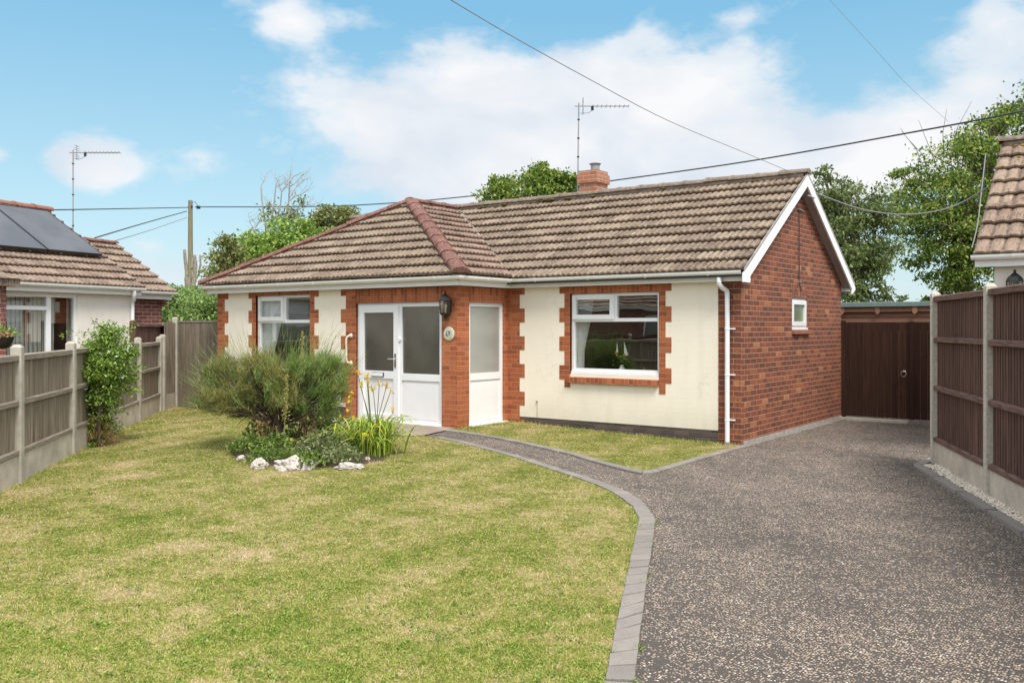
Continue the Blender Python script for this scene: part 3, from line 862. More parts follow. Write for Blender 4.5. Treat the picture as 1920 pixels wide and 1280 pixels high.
m_slope = .639; EY, EZ = -.25, 2.40; RY = 2.315; RZ = EZ + m_slope * (RY - EY)
mb = MB(*FR_MAIN); wall(mb, -.25, -.1, 2.40, [W1], s0=AX)
mb.build('front_wall', M['brick'], bung)
mb = MB(*FR_GAB); wall(mb, GL, -.1, 2.40, [WG])
top = [(0, 0, 2.40), (GL, 0, 2.40), (GL / 2, 0, RZ - .10)]
mb.poly(top); mb.poly([(a, .25, c) for a, b, c in top], flip=True)
mb.build('gable_wall', M['brick'], bung)
mb = MB(*FR_WING); wall(mb, AX - .25, -.1, 2.42, [W2, (WD[0], WD[1] + .001, WD[2], WD[3])], s0=GX); mb.build('front_wall', M['orange'], bung)
mb = MB(*FR_RET); wall(mb, .0, -.1, 2.42, [WP], s0=PY); mb.build('porch_side_wall', M['orange'], bung)
mb = MB(); mb.box((GX, PY + .26, -.1), (GX + .25, GL, 2.42)); mb.box((GX + .26, GL - .25, -.1), (-.26, GL, 2.42)); mb.box((GX + .26, .3, -.1), (-4.5, .5, 2.3))
mb.build('rear_wall', M['brick'], bung)
mb = MB((GX, 0, 0), (0, 1, 0), (1, 0, 0)); mb.prism([(0.02, 2.42), (GL - .02, 2.42), (GL / 2, RZ - .1)], .0, .25); mb.build('rear_gable', M['brick'], bung)

# render panels, slightly proud of the brick
mb = MB(*FR_MAIN)
y = -.012
zc = .19
def creampoly(mb, pts): mb.prism(pts, y, .01)
r_ = .06
mb2 = MB(*FR_MAIN); slab_holes(mb2, AX + .003, -.34, zc, ZF + .12, [(W1[0], W1[1], W1[2], W1[3])], y, .01)
mb2.build('render_panel', M['cream'], bung)
mb2 = MB(*FR_WING); slab_holes(mb2, GX + .2, WD[0] - .2, .3, ZF + .12, [W2], y, .01); mb2.build('render_panel', M['cream'], bung)

# orange brick dressings
mb = MB(*FR_MAIN)
def dressing(fr, *a):
    mb = MB(*fr); quoins(mb, *a); return mb.build('brick_dressing', M['orange'], bung)


dressing(FR_MAIN, W1[0], .20, .105, .70, ZF + .06, -1); dressing(FR_MAIN, W1[1], .20, .105, .66, ZF + .06, 1)
dressing(FR_MAIN, AX, .335, .235, .02, ZF + .06, 1)
mb = MB(*FR_MAIN); mb.rot = True; mb.box((W1[0], -.017, W1[3]), (W1[1], .02, ZF + .06)); mb.build('brick_lintel', M['orange'], bung)
mb = MB(*FR_MAIN); mb.rot = True
mb.prism([(W1[0] - .03, .775), (W1[1] + .0, .775), (W1[1] + .0, .868), (W1[0] - .03, .868)], -.075, .02); mb.build('brick_sill', M['orange'], bung, bevel=.006)
for a_ in ((GX, .33, .22, .0, ZF + .06, 1), (W2[0], .215, .115, .6, ZF + .06, -1), (W2[1], .225, .115, .6, ZF + .06, 1), (WD[0], .36, .24, .0, ZF + .06, -1)): dressing(FR_WING, *a_)
mb = MB(*FR_WING); mb.rot = True
mb.box((W2[0], -.017, W2[3]), (W2[1], .02, ZF + .06)); mb.build('brick_lintel', M['orange'], bung)
mb = MB(*FR_WING); mb.rot = True; mb.box((WD[0] + .005, -.014, WD[3]), (WD[1], .02, ZF - .02)); mb.build('brick_lintel', M['orange'], bung)
mb = MB(*FR_RET); mb.rot = True; mb.box((WP[0], -.010, WP[3]), (WP[1], .02, ZF - .02)); mb.build('brick_lintel', M['orange'], bung)
mb = MB(*FR_MAIN); mb.box((AX + .24, -.022, -.1), (-.34, .0, .075)); mb.box((AX + .24, -.008, .079), (-.34, .0, .186)); mb.build('plinth', M['plinth'], bung)
mb = MB(*FR_WING); mb.box((GX, -.03, -.1), (WD[0] - .3, .0, .28)); mb.box((WD[0] - .3, -.035, -.1), (AX + .02, .0, .085)); mb.build('plinth', M['plinth'], bung)
mb = MB(*FR_RET); mb.box((PY - .03, -.03, -.1), (0, .0, .075)); mb.build('plinth', M['plinth'], bung)
mb = MB(*FR_GAB); mb.box((.05, -.02, -.1), (GL, .0, .055)); mb.build('plinth', M['mortar'], bung)
mb = MB(*FR_GAB); mb.rot = True; mb.box((WG[0] + .02, -.006, WG[3]), (WG[1] - .02, .02, WG[3] + .2)); mb.build('brick_lintel', M['brick'], bung)
mb = MB(*FR_GAB); mb.box((WG[0] - .0, -.05, WG[2] - .07), (WG[1] + .05, .02, WG[2] - .001)); mb.build('window_sill', M['terracotta'], bung, bevel=.008)

mb = MB(*FR_MAIN); mb.tube([(-3.43, -.012, .45), (-3.43, -.035, .45)], .014, 8); mb.build('wall_fixing', M['greymetal'], bung)
mb = MB(*FR_MAIN); mb.prism([(-3.437, .20), (-3.425, .20), (-3.424, .44), (-3.436, .44)], -.0135, -.0115); mb.build('rust_streak', simple('dirty_streak', (.36, .32, .22), .9, .2, 30), bung)
# roof slopes: main front / back, wing front / right / left
ER, EL = .15, -10.0
APX = Vector((-7.0, .9, 4.02)); WE = 2.43
FRc = Vector((-3.75, -1.55, WE)); FLc = Vector((-10.12, -1.55, WE)); RTOP = Vector((-7.0, 2.3, 4.03))
upv = Vector((0, 1, m_slope)); Lm = (RY - EY) * math.hypot(1, m_slope)
val = (Vector((-3.78, -.25, 2.4)), Vector((-7.0, 2.31, 4.03)))
tile_slope('roof_slope', (EL, EY, EZ), (ER, EY, EZ), upv, Lm, M['tile'], bung, [vplane(val[0], val[1], (0, 0))], seed=3)
tile_slope('roof_slope', (EL, EY + 2 * (RY - EY), EZ), (ER, EY + 2 * (RY - EY), EZ), (0, -1, m_slope), Lm, M['tile'], bung, seed=4)
wl = Vector((0, APX.y - FRc.y, APX.z - WE))
tile_slope('roof_slope', FLc, FRc, wl, wl.length, M['tile'], bung, [vplane(FLc, APX, (-7, -1.5)), vplane(FRc, APX, (-7, -1.5))], seed=5)
rl = Vector((APX.x - FRc.x, 0, APX.z - WE))
tile_slope('roof_slope', (FRc.x, 2.6, WE), (FRc.x, -1.55, WE), rl, rl.length, M['tile_red'], bung, [vplane(FRc, APX, (-4, .5)), vplane(val[0], val[1], (-5, -1))], seed=6)
ll = Vector((APX.x - FLc.x, 0, APX.z - WE))
tile_slope('roof_slope', (FLc.x, -1.55, WE), (FLc.x, 2.4, WE), ll, ll.length, M['tile_red'], bung, [vplane(FLc, APX, (-9.5, 1))], seed=8)
# front slope of the main roof left of the wing ridge is under the wing, and above it near the ridge
tile_slope('roof_slope', (EL, EY, EZ), (-7.0, EY, EZ), upv, Lm, M['tile'], bung, seed=9)
ridge('ridge_tiles', (EL - .02, RY, RZ + .045), (ER + .03, RY, RZ + .045), M['ridge'], bung, r=.13)
ridge('hip_tiles', FLc + Vector((-.02, -.02, .035)), APX + Vector((0, 0, .055)), M['hip'], bung, r=.12)
ridge('hip_tiles', FRc + Vector((.0, -.0, .045)), APX + Vector((0, 0, .055)), M['hip'], bung, r=.13)
ridge('ridge_tiles', APX + Vector((0, -.05, .045)), RTOP + Vector((0, 0, .045)), M['hip'], bung, r=.12)
mb = MB()
a, b = val; s_ = (b - a).cross(Vector((0, 0, 1))).normalized()
prevp = None
for k in range(14):
    p = a.lerp(b, k / 13) + Vector((0, 0, .030)); wv = .028 + random.uniform(-.007, .012)
    cur = [p - s_ * (wv + .03) + Vector((0, 0, -.02)), p - s_ * wv + Vector((0, 0, .02)), p + s_ * wv + Vector((0, 0, .02)), p + s_ * (wv + .03) + Vector((0, 0, -.02))]
    if prevp:
        for i in range(3): mb.poly([prevp[i], prevp[i + 1], cur[i + 1], cur[i]], world=True)
    prevp = cur
mb.build('valley', M['mortar'], bung, True)
mb = MB()
for k in range(26):
    x = random.choice((random.uniform(-6.5, -4), random.uniform(-6.5, -.2))); mb.sphere((x, RY - .12 + random.uniform(-.05, .03), RZ - .01 + random.uniform(-.02, .01)), random.uniform(.02, .05), 8, (1.4, 1, .6))
tag(mb.build('moss', M['mossy'], bung, True), kind='stuff')

# fascia, soffit, gutter
mb = MB()
fh = .12
mb.box((AX + .13, -.155, ZF - .01), (.13, -.13, ZF + fh)); mb.box((AX + .125, PY - .155, ZF - .01), (AX + .15, -.155, ZF + fh)); mb.box((GX - .14, PY - .155, ZF - .01), (AX + .1249, PY - .13, ZF + fh))
mb.box((GX - .14, PY - .13, ZF - .01), (GX - .115, GL, ZF + fh)); mb.box((GX, GL + .13, ZF), (.13, GL + .155, ZF + fh))
mb.build('fascia', M['upvc'], bung)
for a_, b_ in (((AX + .13, -.13, ZF), (.13, .02, ZF + .012)), ((AX + .0, PY - .13, ZF), (AX + .125, -.131, ZF + .012)), ((GX - .11, PY - .13, ZF), (AX - .001, PY + .02, ZF + .012)), ((.0, GL, ZF), (.13, GL + .13, ZF + .012))):
    mb = MB(); mb.box(a_, b_); mb.build('soffit', M['upvc_dirty'], bung)
zg = ZF + .125
gutter('gutter', [(.10, -.215, zg), (AX + .215, -.215, zg), (AX + .215, PY - .215, zg), (GX - .21, PY - .215, zg)], bung)
gutter('gutter', [(GX, GL + .22, zg), (.16, GL + .22, zg)], bung)
# barge boards on the gable end
mb = MB((.135, 0, 0), (0, 1, 0), (1, 0, 0))
dz = .175
def rz(yy): return EZ + m_slope * (RY - abs(yy - RY) - EY) + .005
mb.prism([(EY - .06, ZF - .035), (EY + .17, ZF - .035), (EY + .17, rz(EY + .17) - dz), (RY, rz(RY) - dz), (RY, rz(RY)), (EY - .06, rz(EY - .06))], 0, .028)
mb.prism([(RY, rz(RY) - dz), (2 * RY - EY - .14, rz(EY + .14) - dz), (2 * RY - EY - .14, ZF - .06), (2 * RY - EY + .06, ZF + .03), (2 * RY - EY + .06, rz(EY - .06)), (RY, rz(RY))], 0, .028)
mb.build('barge_board', M['upvc'], bung, bevel=.003)
mb = MB((0, 0, 0), (0, 1, 0), (1, 0, 0))
mb.prism([(EY + .1, rz(EY + .1) - dz + .03), (RY, rz(RY) - dz + .03), (RY, rz(RY) - dz + .045), (EY + .1, rz(EY + .1) - dz + .045)], .001, .134)
mb.prism([(RY, rz(RY) - dz + .03), (2 * RY - EY - .1, rz(EY + .1) - dz + .03), (2 * RY - EY - .1, rz(EY + .1) - dz + .045), (RY, rz(RY) - dz + .045)], .001, .134)
mb.build('barge_soffit', M['soffit'], bung)
mb = MB((0, 0, 0), (0, 1, 0), (1, 0, 0)); mb.prism([(EY, EZ - .02), (RY, RZ - .02), (2 * RY - EY, EZ - .02), (2 * RY - EY, EZ - .07), (RY, RZ - .07), (EY, EZ - .07)], EL + .02, ER - .01); 
mb.build('roof_underlay', M['black'], bung)
mb = MB((0, 0, 0), (0, 1, 0), (1, 0, 0)); mb.prism([(EY - .03, EZ + .0), (RY, RZ + .0), (2 * RY - EY + .03, EZ + .0), (2 * RY - EY + .03, EZ + .045), (RY, RZ + .045), (EY - .03, EZ + .045)], ER - .0, ER + .012); mb.build('verge_mortar', M['mortar'], bung)
# down pipe
mb = MB()
px, py_ = -.235, -.215
mb.tube([(px, py_, zg - .03), (px, py_, zg - .15)], .036, 12); mb.tube([(px, py_, zg - .11), (px, py_, zg - .17), (px + .02, py_ + .06, zg - .22), (px + .05, py_ + .14, zg - .26), (px + .055, py_ + .15, zg - .32)], .034, 12)
mb.tube([(px + .055, -.062, zg - .27), (px + .055, -.062, -.02)], .033, 14)
mb.build('down_pipe', M['upvc'], bung, True)
for z in (1.62, .98, .35):
    mb = MB(); mb.tube([(px + .055, -.062, z - .012), (px + .055, -.062, z + .012)], .038, 14); mb.box((px + .02, -.02, z - .01), (px + .15, .0, z + .01)); mb.build('pipe_clip', M['upvc'], bung)
mb = MB(); mb.tube([(px + .055, -.062, .05), (px + .055, -.062, -.03)], .04, 12); mb.build('pipe_shoe', M['mortar'], bung)


def house_window(fr, W_, kind):
    x0, x1, z0, z1 = W_; yr = .035; mb = MB(*fr); zt = z1 - (z1 - z0) * .33; xm = x0 + (x1 - x0) * .5
    if kind == 'wide':
        frame_bars(mb, x0, x1, z0 + .04, z1, .048, yr, yr + .07, vbars=[(xm + .015, zt + .02, z1 - .048, .05)], hbars=[(zt, x0 + .048, x1 - .048, .055)])
        mb.box((x0 - .0, yr - .03, z0), (x1 + .0, yr + .07, z0 + .042))
        wn = mb.build('window', M['upvc'], bung, bevel=.003)
        a, b, c, d = x0 + .02, xm - .004, zt + .008, z1 - .022
        cs = MB(*fr); frame_bars(cs, a, b, c, d, .075, yr - .022, yr + .05); cs.build('casement', M['upvc'], wn, bevel=.004)
        pane(fr, a + .07, b - .07, c + .07, d - .07, yr + .01, M['glass_blue'] if fr is FR_MAIN else M['glass'], wn)
        pane(fr, xm + .035, x1 - .045, zt + .02, z1 - .045, yr + .035, M['glass'], wn); pane(fr, x0 + .045, x1 - .045, z0 + .08, zt - .02, yr + .035, M['glass'], wn)
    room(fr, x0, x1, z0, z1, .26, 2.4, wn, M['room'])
    return wn


wn = house_window(FR_MAIN, W1, 'wide')
curtain(FR_MAIN, W1[0] + .02, W1[0] + .34, W1[2] + .03, W1[3], .13, wn, gather=W1[0] + .13, folds=5)
curtain(FR_MAIN, W1[0] + .0, W1[0] + .12, W1[2] + .03, W1[3], .21, wn, folds=3)
curtain(FR_MAIN, W1[1] - .10, W1[1] + .05, W1[2] + .03, W1[3], .21, wn, folds=3)
wn = house_window(FR_WING, W2, 'wide')
curtain(FR_WING, W2[0] + .02, W2[0] + .62, W2[2] + .03, W2[3], .13, wn, gather=W2[0] + .28, folds=8)
curtain(FR_WING, W2[0] + .0, W2[0] + .2, W2[2] + .03, W2[3], .22, wn, folds=4)
# flowers in a vase on the window ledge
vase = thing('flower_vase', (-1.98, .17, W1[2]), 'small white vase of orange flowers and white sails behind the right hand window', 'vase')
mb = MB(); mb.lathe((-1.98, .17, W1[2] + .0), [(.028, 0), (.045, .04), (.05, .09), (.028, .13), (.03, .15)], 14); mb.build('vase_body', M['upvc'], vase, True)
P_ = np.array((-1.98, .17, W1[2] + .24)) + rng.normal(0, 1, (70, 3)) * (.06, .03, .05); leaves('foliage', P_, .05, M['leaf_low'], vase)
for k in range(6): P_ = np.array((-1.96, .15, W1[2] + .31)) + rng.normal(0, 1, 3) * (.07, .015, .02) + rng.normal(size=(7, 3)) * .01; leaves('flower', P_, .045, M['bud'], vase)
mb = MB(); mb.poly([(-2.07, .15, W1[2] + .34), (-2.03, .15, W1[2] + .34), (-2.06, .16, W1[2] + .5)]); mb.poly([(-1.93, .15, W1[2] + .30), (-1.86, .15, W1[2] + .30), (-1.94, .16, W1[2] + .52)]); mb.build('white_leaf', M['upvc'], vase)
# small gable window
mb = MB(*FR_GAB); frame_bars(mb, WG[0], WG[1], WG[2] + .03, WG[3], .05, .02, .09); mb.box((WG[0] - .01, -.01, WG[2]), (WG[1] + .01, .09, WG[2] + .032)); wg = mb.build('window', M['upvc'], bung, bevel=.003)
cs = MB(*FR_GAB); frame_bars(cs, WG[0] + .035, WG[1] - .035, WG[2] + .065, WG[3] - .035, .065, .0, .06); cs.build('casement', M['upvc'], wg, bevel=.004)
pane(FR_GAB, WG[0] + .09, WG[1] - .09, WG[2] + .12, WG[3] - .09, .03, M['frost_tree_reflection'], wg); room(FR_GAB, WG[0], WG[1], WG[2], WG[3], .26, 1.2, wg, M['room_light'])
# porch door wall: frame, door leaf, fixed side glass
x0, x1, z0, z1 = WD; xm = -5.225
mb = MB(*FR_WING); frame_bars(mb, x0, x1, z0, z1, .07, .03, .10, vbars=[(xm, z0 + .07, z1 - .07, .07)], hbars=[(.845, xm + .035, x1 - .07, .11)])
mb.box((x0, -.02, z0 - .0), (x1, .03, z0 + .05)); dfr = mb.build('door_frame', M['upvc'], bung, bevel=.003)
mb = MB(*FR_WING); mb.box((xm + .045, .05, z0 + .07), (x1 - .07, .08, .79)); mb.prism([(xm + .10, z0 + .12), (x1 - .12, z0 + .12), (x1 - .12, .745), (xm + .10, .745)], .045, .05); mb.build('lower_panel', M['upvc'], dfr, bevel=.003)
pane(FR_WING, xm + .03, x1 - .065, .89, z1 - .065, .06, M['frost_dark'], dfr)
a, b, c, d = x0 + .055, xm - .02, z0 + .06, z1 - .055
mb = MB(*FR_WING); frame_bars(mb, a, b, c, d, .105, .005, .07, hbars=[(.865, a + .105, b - .105, .125)]); dl = mb.build('door', M['upvc'], bung, bevel=.004)
pane(FR_WING, a + .10, b - .10, .92, d - .10, .035, M['frost_dark'], dl)
mb = MB(*FR_WING); mb.box((a + .10, .03, c + .09), (b - .10, .055, .81)); mb.build('lower_panel', M['upvc'], dl)
mb = MB(*FR_WING); mb.box((-5.83, -.012, .835), (-5.56, .004, .905)); mb.build('letter_plate_backing', M['black'], dl, bevel=.003)
mb = MB(*FR_WING); mb.box((-5.822, -.022, .842), (-5.572, -.012, .898)); mb.build('letter_plate', M['upvc'], dl, bevel=.003)
mb = MB(*FR_WING); mb.box((b - .075, -.008, .99), (b - .035, .005, 1.22)); mb.tube([(b - .055, -.008, 1.13), (b - .055, -.045, 1.13), (b - .075, -.05, 1.13), (b - .18, -.05, 1.13)], .009, 8); mb.build('door_handle', M['chrome'], dl, True)
mb = MB(*FR_WING); mb.tube([(xm, .03, 1.44), (xm, .005, 1.44)], .03, 12); mb.build('door_bell', M['upvc'], dl, True)
# glazed panel in the porch return
x0, x1, z0, z1 = WP
mb = MB(*FR_RET); frame_bars(mb, x0, x1, z0, z1, .06, .03, .09, hbars=[(.86, x0 + .06, x1 - .06, .11)]); mb.box((x0, -.045, z0 - .0), (x1 + .06, .03, z0 + .055)); pf = mb.build('side_window', M['upvc'], bung, bevel=.003)
pane(FR_RET, x0 + .055, x1 - .055, .91, z1 - .055, .05, M['frost_light'], pf)
mb = MB(*FR_RET); mb.box((x0 + .06, .05, z0 + .05), (x1 - .06, .08, .81)); mb.box((x0 + .13, .043, z0 + .11), (x1 - .12, .05, .76)); mb.build('lower_panel', M['upvc'], pf, bevel=.003)
# chimney
cxx, cyy = -4.08, 2.85
chim_a, chim_b = (-4.28, 2.62), (-3.91, 3.05)
mb = MB(); mb.box((chim_a[0], chim_a[1], 3.6), (chim_b[0], chim_b[1], 4.36)); mb.box((chim_a[0] - .03, chim_a[1] - .03, 4.36), (chim_b[0] + .03, chim_b[1] + .03, 4.53)); mb.box((chim_a[0] - .005, chim_a[1] - .005, 4.53), (chim_b[0] + .005, chim_b[1] + .005, 4.60))
ch = mb.build('chimney', brick_mat('chimney_brick', [(0, (.36, .13, .07)), (.5, (.48, .17, .09)), (1, (.40, .22, .15))], (.55, .45, .36)), bung)
mb = MB(); mb.lathe((-4.06, 2.84, 4.58), [(.085, 0), (.085, .14), (.105, .15), (.115, .165), (.09, .18), (.06, .18)], 16); mb.build('flue', M['lead'], ch, True)
# cable and bracket on the gable
mb = MB(); zz = [(.02, 2.33 + .008 * math.sin(i * 1.7), 3.56 - i * .08) for i in range(16)] + [(.02, 2.36, 2.30), (.02, 2.43, 2.22)]
mb.tube(zz, .008, 6); mb.build('wall_cable', M['cable'], bung)
for a_, b_ in (((.0, 2.30, 2.36), (.06, 2.30, 2.36)), ((.17, 2.28, 3.72), (.17, 2.62, 3.72)), ((.02, 2.3, 3.52), (.02, 2.55, 3.5))):
    mb = MB(); mb.tube([a_, b_], .012, 6); mb.build('cable_bracket', M['metal'], bung)
mb = MB(); mb.tube([(.02, GL + .02, 2.26), (.02, GL + .3, 2.26), (.02, GL + .3, 2.20), (.02, GL + .02, 2.20)], .006, 6); mb.build('pipe_bracket', M['black'], bung)

# ------------------------------------------------------------------ things on the walls
def lantern(loc, fr, label, scale=1.0):
    t_ = thing('wall_lantern', loc, label, 'lamp'); x, y_, z = 0, -.11, 0; s_ = scale
    f = (Vector(loc), fr[1], fr[2], (0, 0, 1))
    mb = MB(*f); mb.lathe((0, y_, .09 * s_), [(.10 * s_, 0), (.098 * s_, .015), (.075 * s_, .06), (.03 * s_, .10), (.012, .115), (.02, .13), (.012, .15), (.001, .155)], 6); mb.build('lantern_roof', M['black'], t_); mb = MB(*f)
    mb.lathe((0, y_, -.115 * s_), [(.001, -.10), (.015, -.09), (.012, -.07), (.05 * s_, -.03), (.082 * s_, 0), (.085 * s_, .02)], 6); mb.build('lantern_base', M['black'], t_)
    mb = MB(*f)
    for k in range(6):
        a_ = k * math.pi / 3; mb.tube([(.080 * s_ * math.cos(a_), y_ + .080 * s_ * math.sin(a_), -.1 * s_), (.092 * s_ * math.cos(a_), y_ + .092 * s_ * math.sin(a_), .1 * s_)], .007, 5)
    mb.box((-.03, y_ + .08, -.09), (.03, .0, .09)); mb.tube([(0, 0, -.13), (0, y_ * .7, -.15), (0, y_, -.14)], .01, 6); mb.build('lantern_cage', M['black'], t_)
    mb = MB(*f); mb.lathe((0, y_, -.095 * s_), [(.074 * s_, 0), (.086 * s_, .185 * s_)], 6); mb.build('lantern_glass', glass_mat('lantern_glass', (.8, .8, .76), .15, .1), t_)
    mb = MB(*f); mb.lathe((0, y_, -.08), [(.012, 0), (.014, .05), (.03, .08), (.032, .10), (.012, .13), (.001, .135)], 12); mb.build('bulb', M['ivory'], t_, True)
    return t_


lantern((-4.155, PY, 1.955), FR_WING, 'black hexagonal wall lantern on the red brick pier right of the front door')
pl = thing('house_plaque', (-4.17, PY, 1.54), 'oval floral house name plaque on the brick pier below the lantern', 'plaque')
f = ((-4.165, PY, 1.54), (1, 0, 0), (0, 1, 0))
mb = MB(*f); mb.lathe((0, 0, 0), [(.001, -.018), (.085, -.018), (.105, -.014), (.108, -.006), (.105, 0)], 28, 'y')
pb = mb.build('plaque_base', simple('cream_ceramic', (.62, .60, .50), .4, .08, 20, spec=.5), pl, True)
mb = MB(*f)
for k in range(120):
    a_ = random.uniform(0, 6.28); rr = random.uniform(.03, .092); xx, zz = rr * math.cos(a_), rr * math.sin(a_); s_ = random.uniform(.004, .010); g = random.uniform(0, 3)
    mb.poly([(xx + s_ * math.cos(g), -.0195, zz + s_ * math.sin(g)), (xx - .5 * s_ * math.sin(g), -.0195, zz + .5 * s_ * math.cos(g)), (xx - s_ * math.cos(g), -.0195, zz - s_ * math.sin(g))])
mb.build('floral_pattern', simple('dark_green_glaze', (.05, .07, .04), .4), pl)
mb = MB(*f)
for (a_, b_) in (((-.04, .032), (-.03, -.02)), ((-.045, -.026), (-.012, -.028)), ((-.012, .03), (.018, .034)), ((.03, .024), (.012, -.004)), ((-.002, .008), (.026, -.018))):
    mb.tube([(a_[0], -.021, a_[1]), (b_[0], -.021, b_[1])], .0045, 5)
mb.build('painted_mark', M['black'], pl)
mb = MB(*f); mb.prism([(-.075, -.062), (-.03, -.088), (.03, -.090), (.078, -.06), (.03, -.072), (-.03, -.072)], -.0205, -.0185); mb.build('green_base_band', simple('yellow_green_glaze', (.36, .42, .06), .4), pl)
gr = thing('grab_rail', (-6.35, PY, 1.04), 'ivory vertical grab rail on the brick left of the front door', 'grab rail')
mb = MB(); mb.tube([(-6.30, PY - .01, 1.50), (-6.30, PY - .05, 1.50), (-6.325, PY - .07, 1.49), (-6.35, PY - .08, 1.45), (-6.35, PY - .08, 1.10), (-6.325, PY - .07, 1.05), (-6.30, PY - .05, 1.04), (-6.30, PY - .01, 1.04)], .017, 10); mb.build('rail', M['ivory'], gr, True)
for z in (1.04, 1.50):
    mb = MB(); mb.lathe((-6.30, PY - .028, z), [(.001, -.014), (.03, -.012), (.038, 0), (.04, .008)], 16, 'y'); mb.build('rail_flange', M['ivory'], gr, True)


def aerial(loc, top, boomdir, boomlen, label, n=9, refl=True):
    t_ = thing('tv_aerial', loc, label, 'aerial'); L = Vector(loc); T = Vector(top); d = Vector(boomdir).normalized()
    mb = MB(); mb.tube([L, T], .014, 8); mb.build('mast', M['greymetal'], t_)
    a_ = T - Vector((0, 0, .06)); side = Vector((-d.y, d.x, 0))
    mb = MB(); mb.tube([a_ - d * .08, a_ + d * boomlen], .010, 6)
    for k in range(n):
        p = a_ + d * (boomlen * (.28 + .72 * k / (n - 1))); mb.tube([p - side * .09, p + side * .09], .004, 5); mb.tube([p - side * .05 + Vector((0, 0, .02)), p + side * .05 - Vector((0, 0, .02))], .004, 5)
    mb.build('boom', M['greymetal'], t_)
    mb = MB(); r0 = a_ + d * .08
    for zz in (-.14, -.09, -.05, .05, .09, .14): mb.tube([r0 - side * .11 + Vector((0, 0, zz)) , r0 + side * .11 + Vector((0, 0, zz))], .005, 5)
    mb.tube([r0 + Vector((0, 0, -.16)), r0 + Vector((0, 0, .16))], .007, 5); mb.build('reflector', M['greymetal'], t_)
    mb = MB(); q = a_ + d * .26; mb.box(q - Vector((.02, .02, .08)), q + Vector((.02, .02, .0))); mb.tube([q - Vector((0, 0, .08)), q - d * .08 - Vector((0, 0, .13)), L.lerp(T, .9)], .004, 5)
    mb.build('cable_box', M['cable'], t_)
    for k in range(5):
        c_ = L.lerp(T, .12 + .18 * k); mb = MB(); mb.box(c_ - Vector((.018, .018, .012)), c_ + Vector((.018, .018, .012))); mb.build('cable_clip', M['cable'], t_)
    return t_


aerial((-4.40, 2.75, 3.95), (-4.37, 2.75, 5.93), (rt[0], rt[1], 0), .95, 'tall television aerial strapped to the bungalow chimney')
mb = MB(); mb.tube([(-4.40, 2.75, 4.12), (-4.28, 2.75, 4.12)], .012, 6); mb.tube([(-4.40, 2.75, 4.28), (-4.28, 2.75, 4.28)], .012, 6); mb.build('aerial_bracket', M['greymetal'], bung)

# ------------------------------------------------------------------ fences
def fence(name, pts, label, h_top, base_h, board_m, rail_m, post_m, side=1, rails=(.52,), post_h=None, cat='fence', board_w=.1, slots=True, gb_m=None, gaps=0, post_w=.055):
    """posts at pts; boards and rails between; rails on the viewer's side"""
    root = thing(name, (pts[0][0], pts[0][1], 0), label, cat)
    for i, (x, y_) in enumerate(pts):
        d = (Vector(pts[min(i + 1, len(pts) - 1)]) - Vector(pts[max(i - 1, 0)])).normalized()
        ph = (post_h[i] if post_h else h_top + .05) + gh(x, y_)
        mb = MB((x, y_, 0), (d.x, d.y, 0), (-d.y * side, d.x * side, 0), (0, 0, 1)); w_ = post_w
        mb.box((-w_, -w_, -.1), (w_, w_, ph - .03)); mb.hexa([(-w_, -w_, ph - .03), (w_, -w_, ph - .03), (w_, w_, ph - .03), (-w_, w_, ph - .03), (-w_ * .5, -w_ * .5, ph), (w_ * .5, -w_ * .5, ph), (w_ * .5, w_ * .5, ph), (-w_ * .5, w_ * .5, ph)])
        mb.build('post', post_m, root, bevel=.006)
    for i in range(len(pts) - 1):
        a = Vector(pts[i]); b = Vector(pts[i + 1]); L = (b - a).length; d = (b - a) / L; g = gh(*((a + b) / 2)); w_ = post_w
        ht = h_top if not hasattr(h_top, '__len__') else h_top[i]
        fr = ((a.x, a.y, g), (d.x, d.y, 0), (-d.y * side, d.x * side, 0), (0, 0, 1))
        mb = MB(*fr); x = w_; k = 0
        while x < L - w_ - .01:
            if random.random() < gaps: x += random.uniform(.008, .016)
            bw = board_w * random.uniform(.88, 1.1); x2 = min(x + bw, L - w_); tz = random.uniform(-.006, .004); gp = random.uniform(.004, .010)
            lean = random.uniform(-.004, .004)
            mb.hexa([(x, .012, base_h), (x2 - gp, .004, base_h), (x2 - gp, .018, base_h), (x, .030, base_h), (x + lean, .012, ht - .01 + tz), (x2 - gp + lean, .004, ht - .01 + tz), (x2 - gp + lean, .018, ht - .01 + tz), (x + lean, .030, ht - .01 + tz)])
            x = x2; k += 1
        mb.build('board_panel', board_m, root)
        for zr, hh in [(ht - .035, .07)] + [(r2 * (ht - base_h) + base_h, .06) for r2 in rails] + [(base_h + .03, .055)]:
            mb = MB(*fr); s0 = random.uniform(-.006, .006)
            mb.hexa([(w_, -.035, zr - hh / 2), (L - w_, -.035, zr - hh / 2 + s0), (L - w_, .003, zr - hh / 2 + s0), (w_, .003, zr - hh / 2), (w_, -.035, zr + hh / 2 - .012), (L - w_, -.035, zr + hh / 2 + s0 - .012), (L - w_, .003, zr + hh / 2 + s0), (w_, .003, zr + hh / 2)])
            mb.build('rail', rail_m, root, bevel=.003)
        if base_h > .05:
            mb = MB(*fr); mb.box((w_, -.02, -.1), (L - w_, .028, base_h - .004)); mb.build('gravel_board', gb_m or M['gravelboard'], root, bevel=.004)
    return root


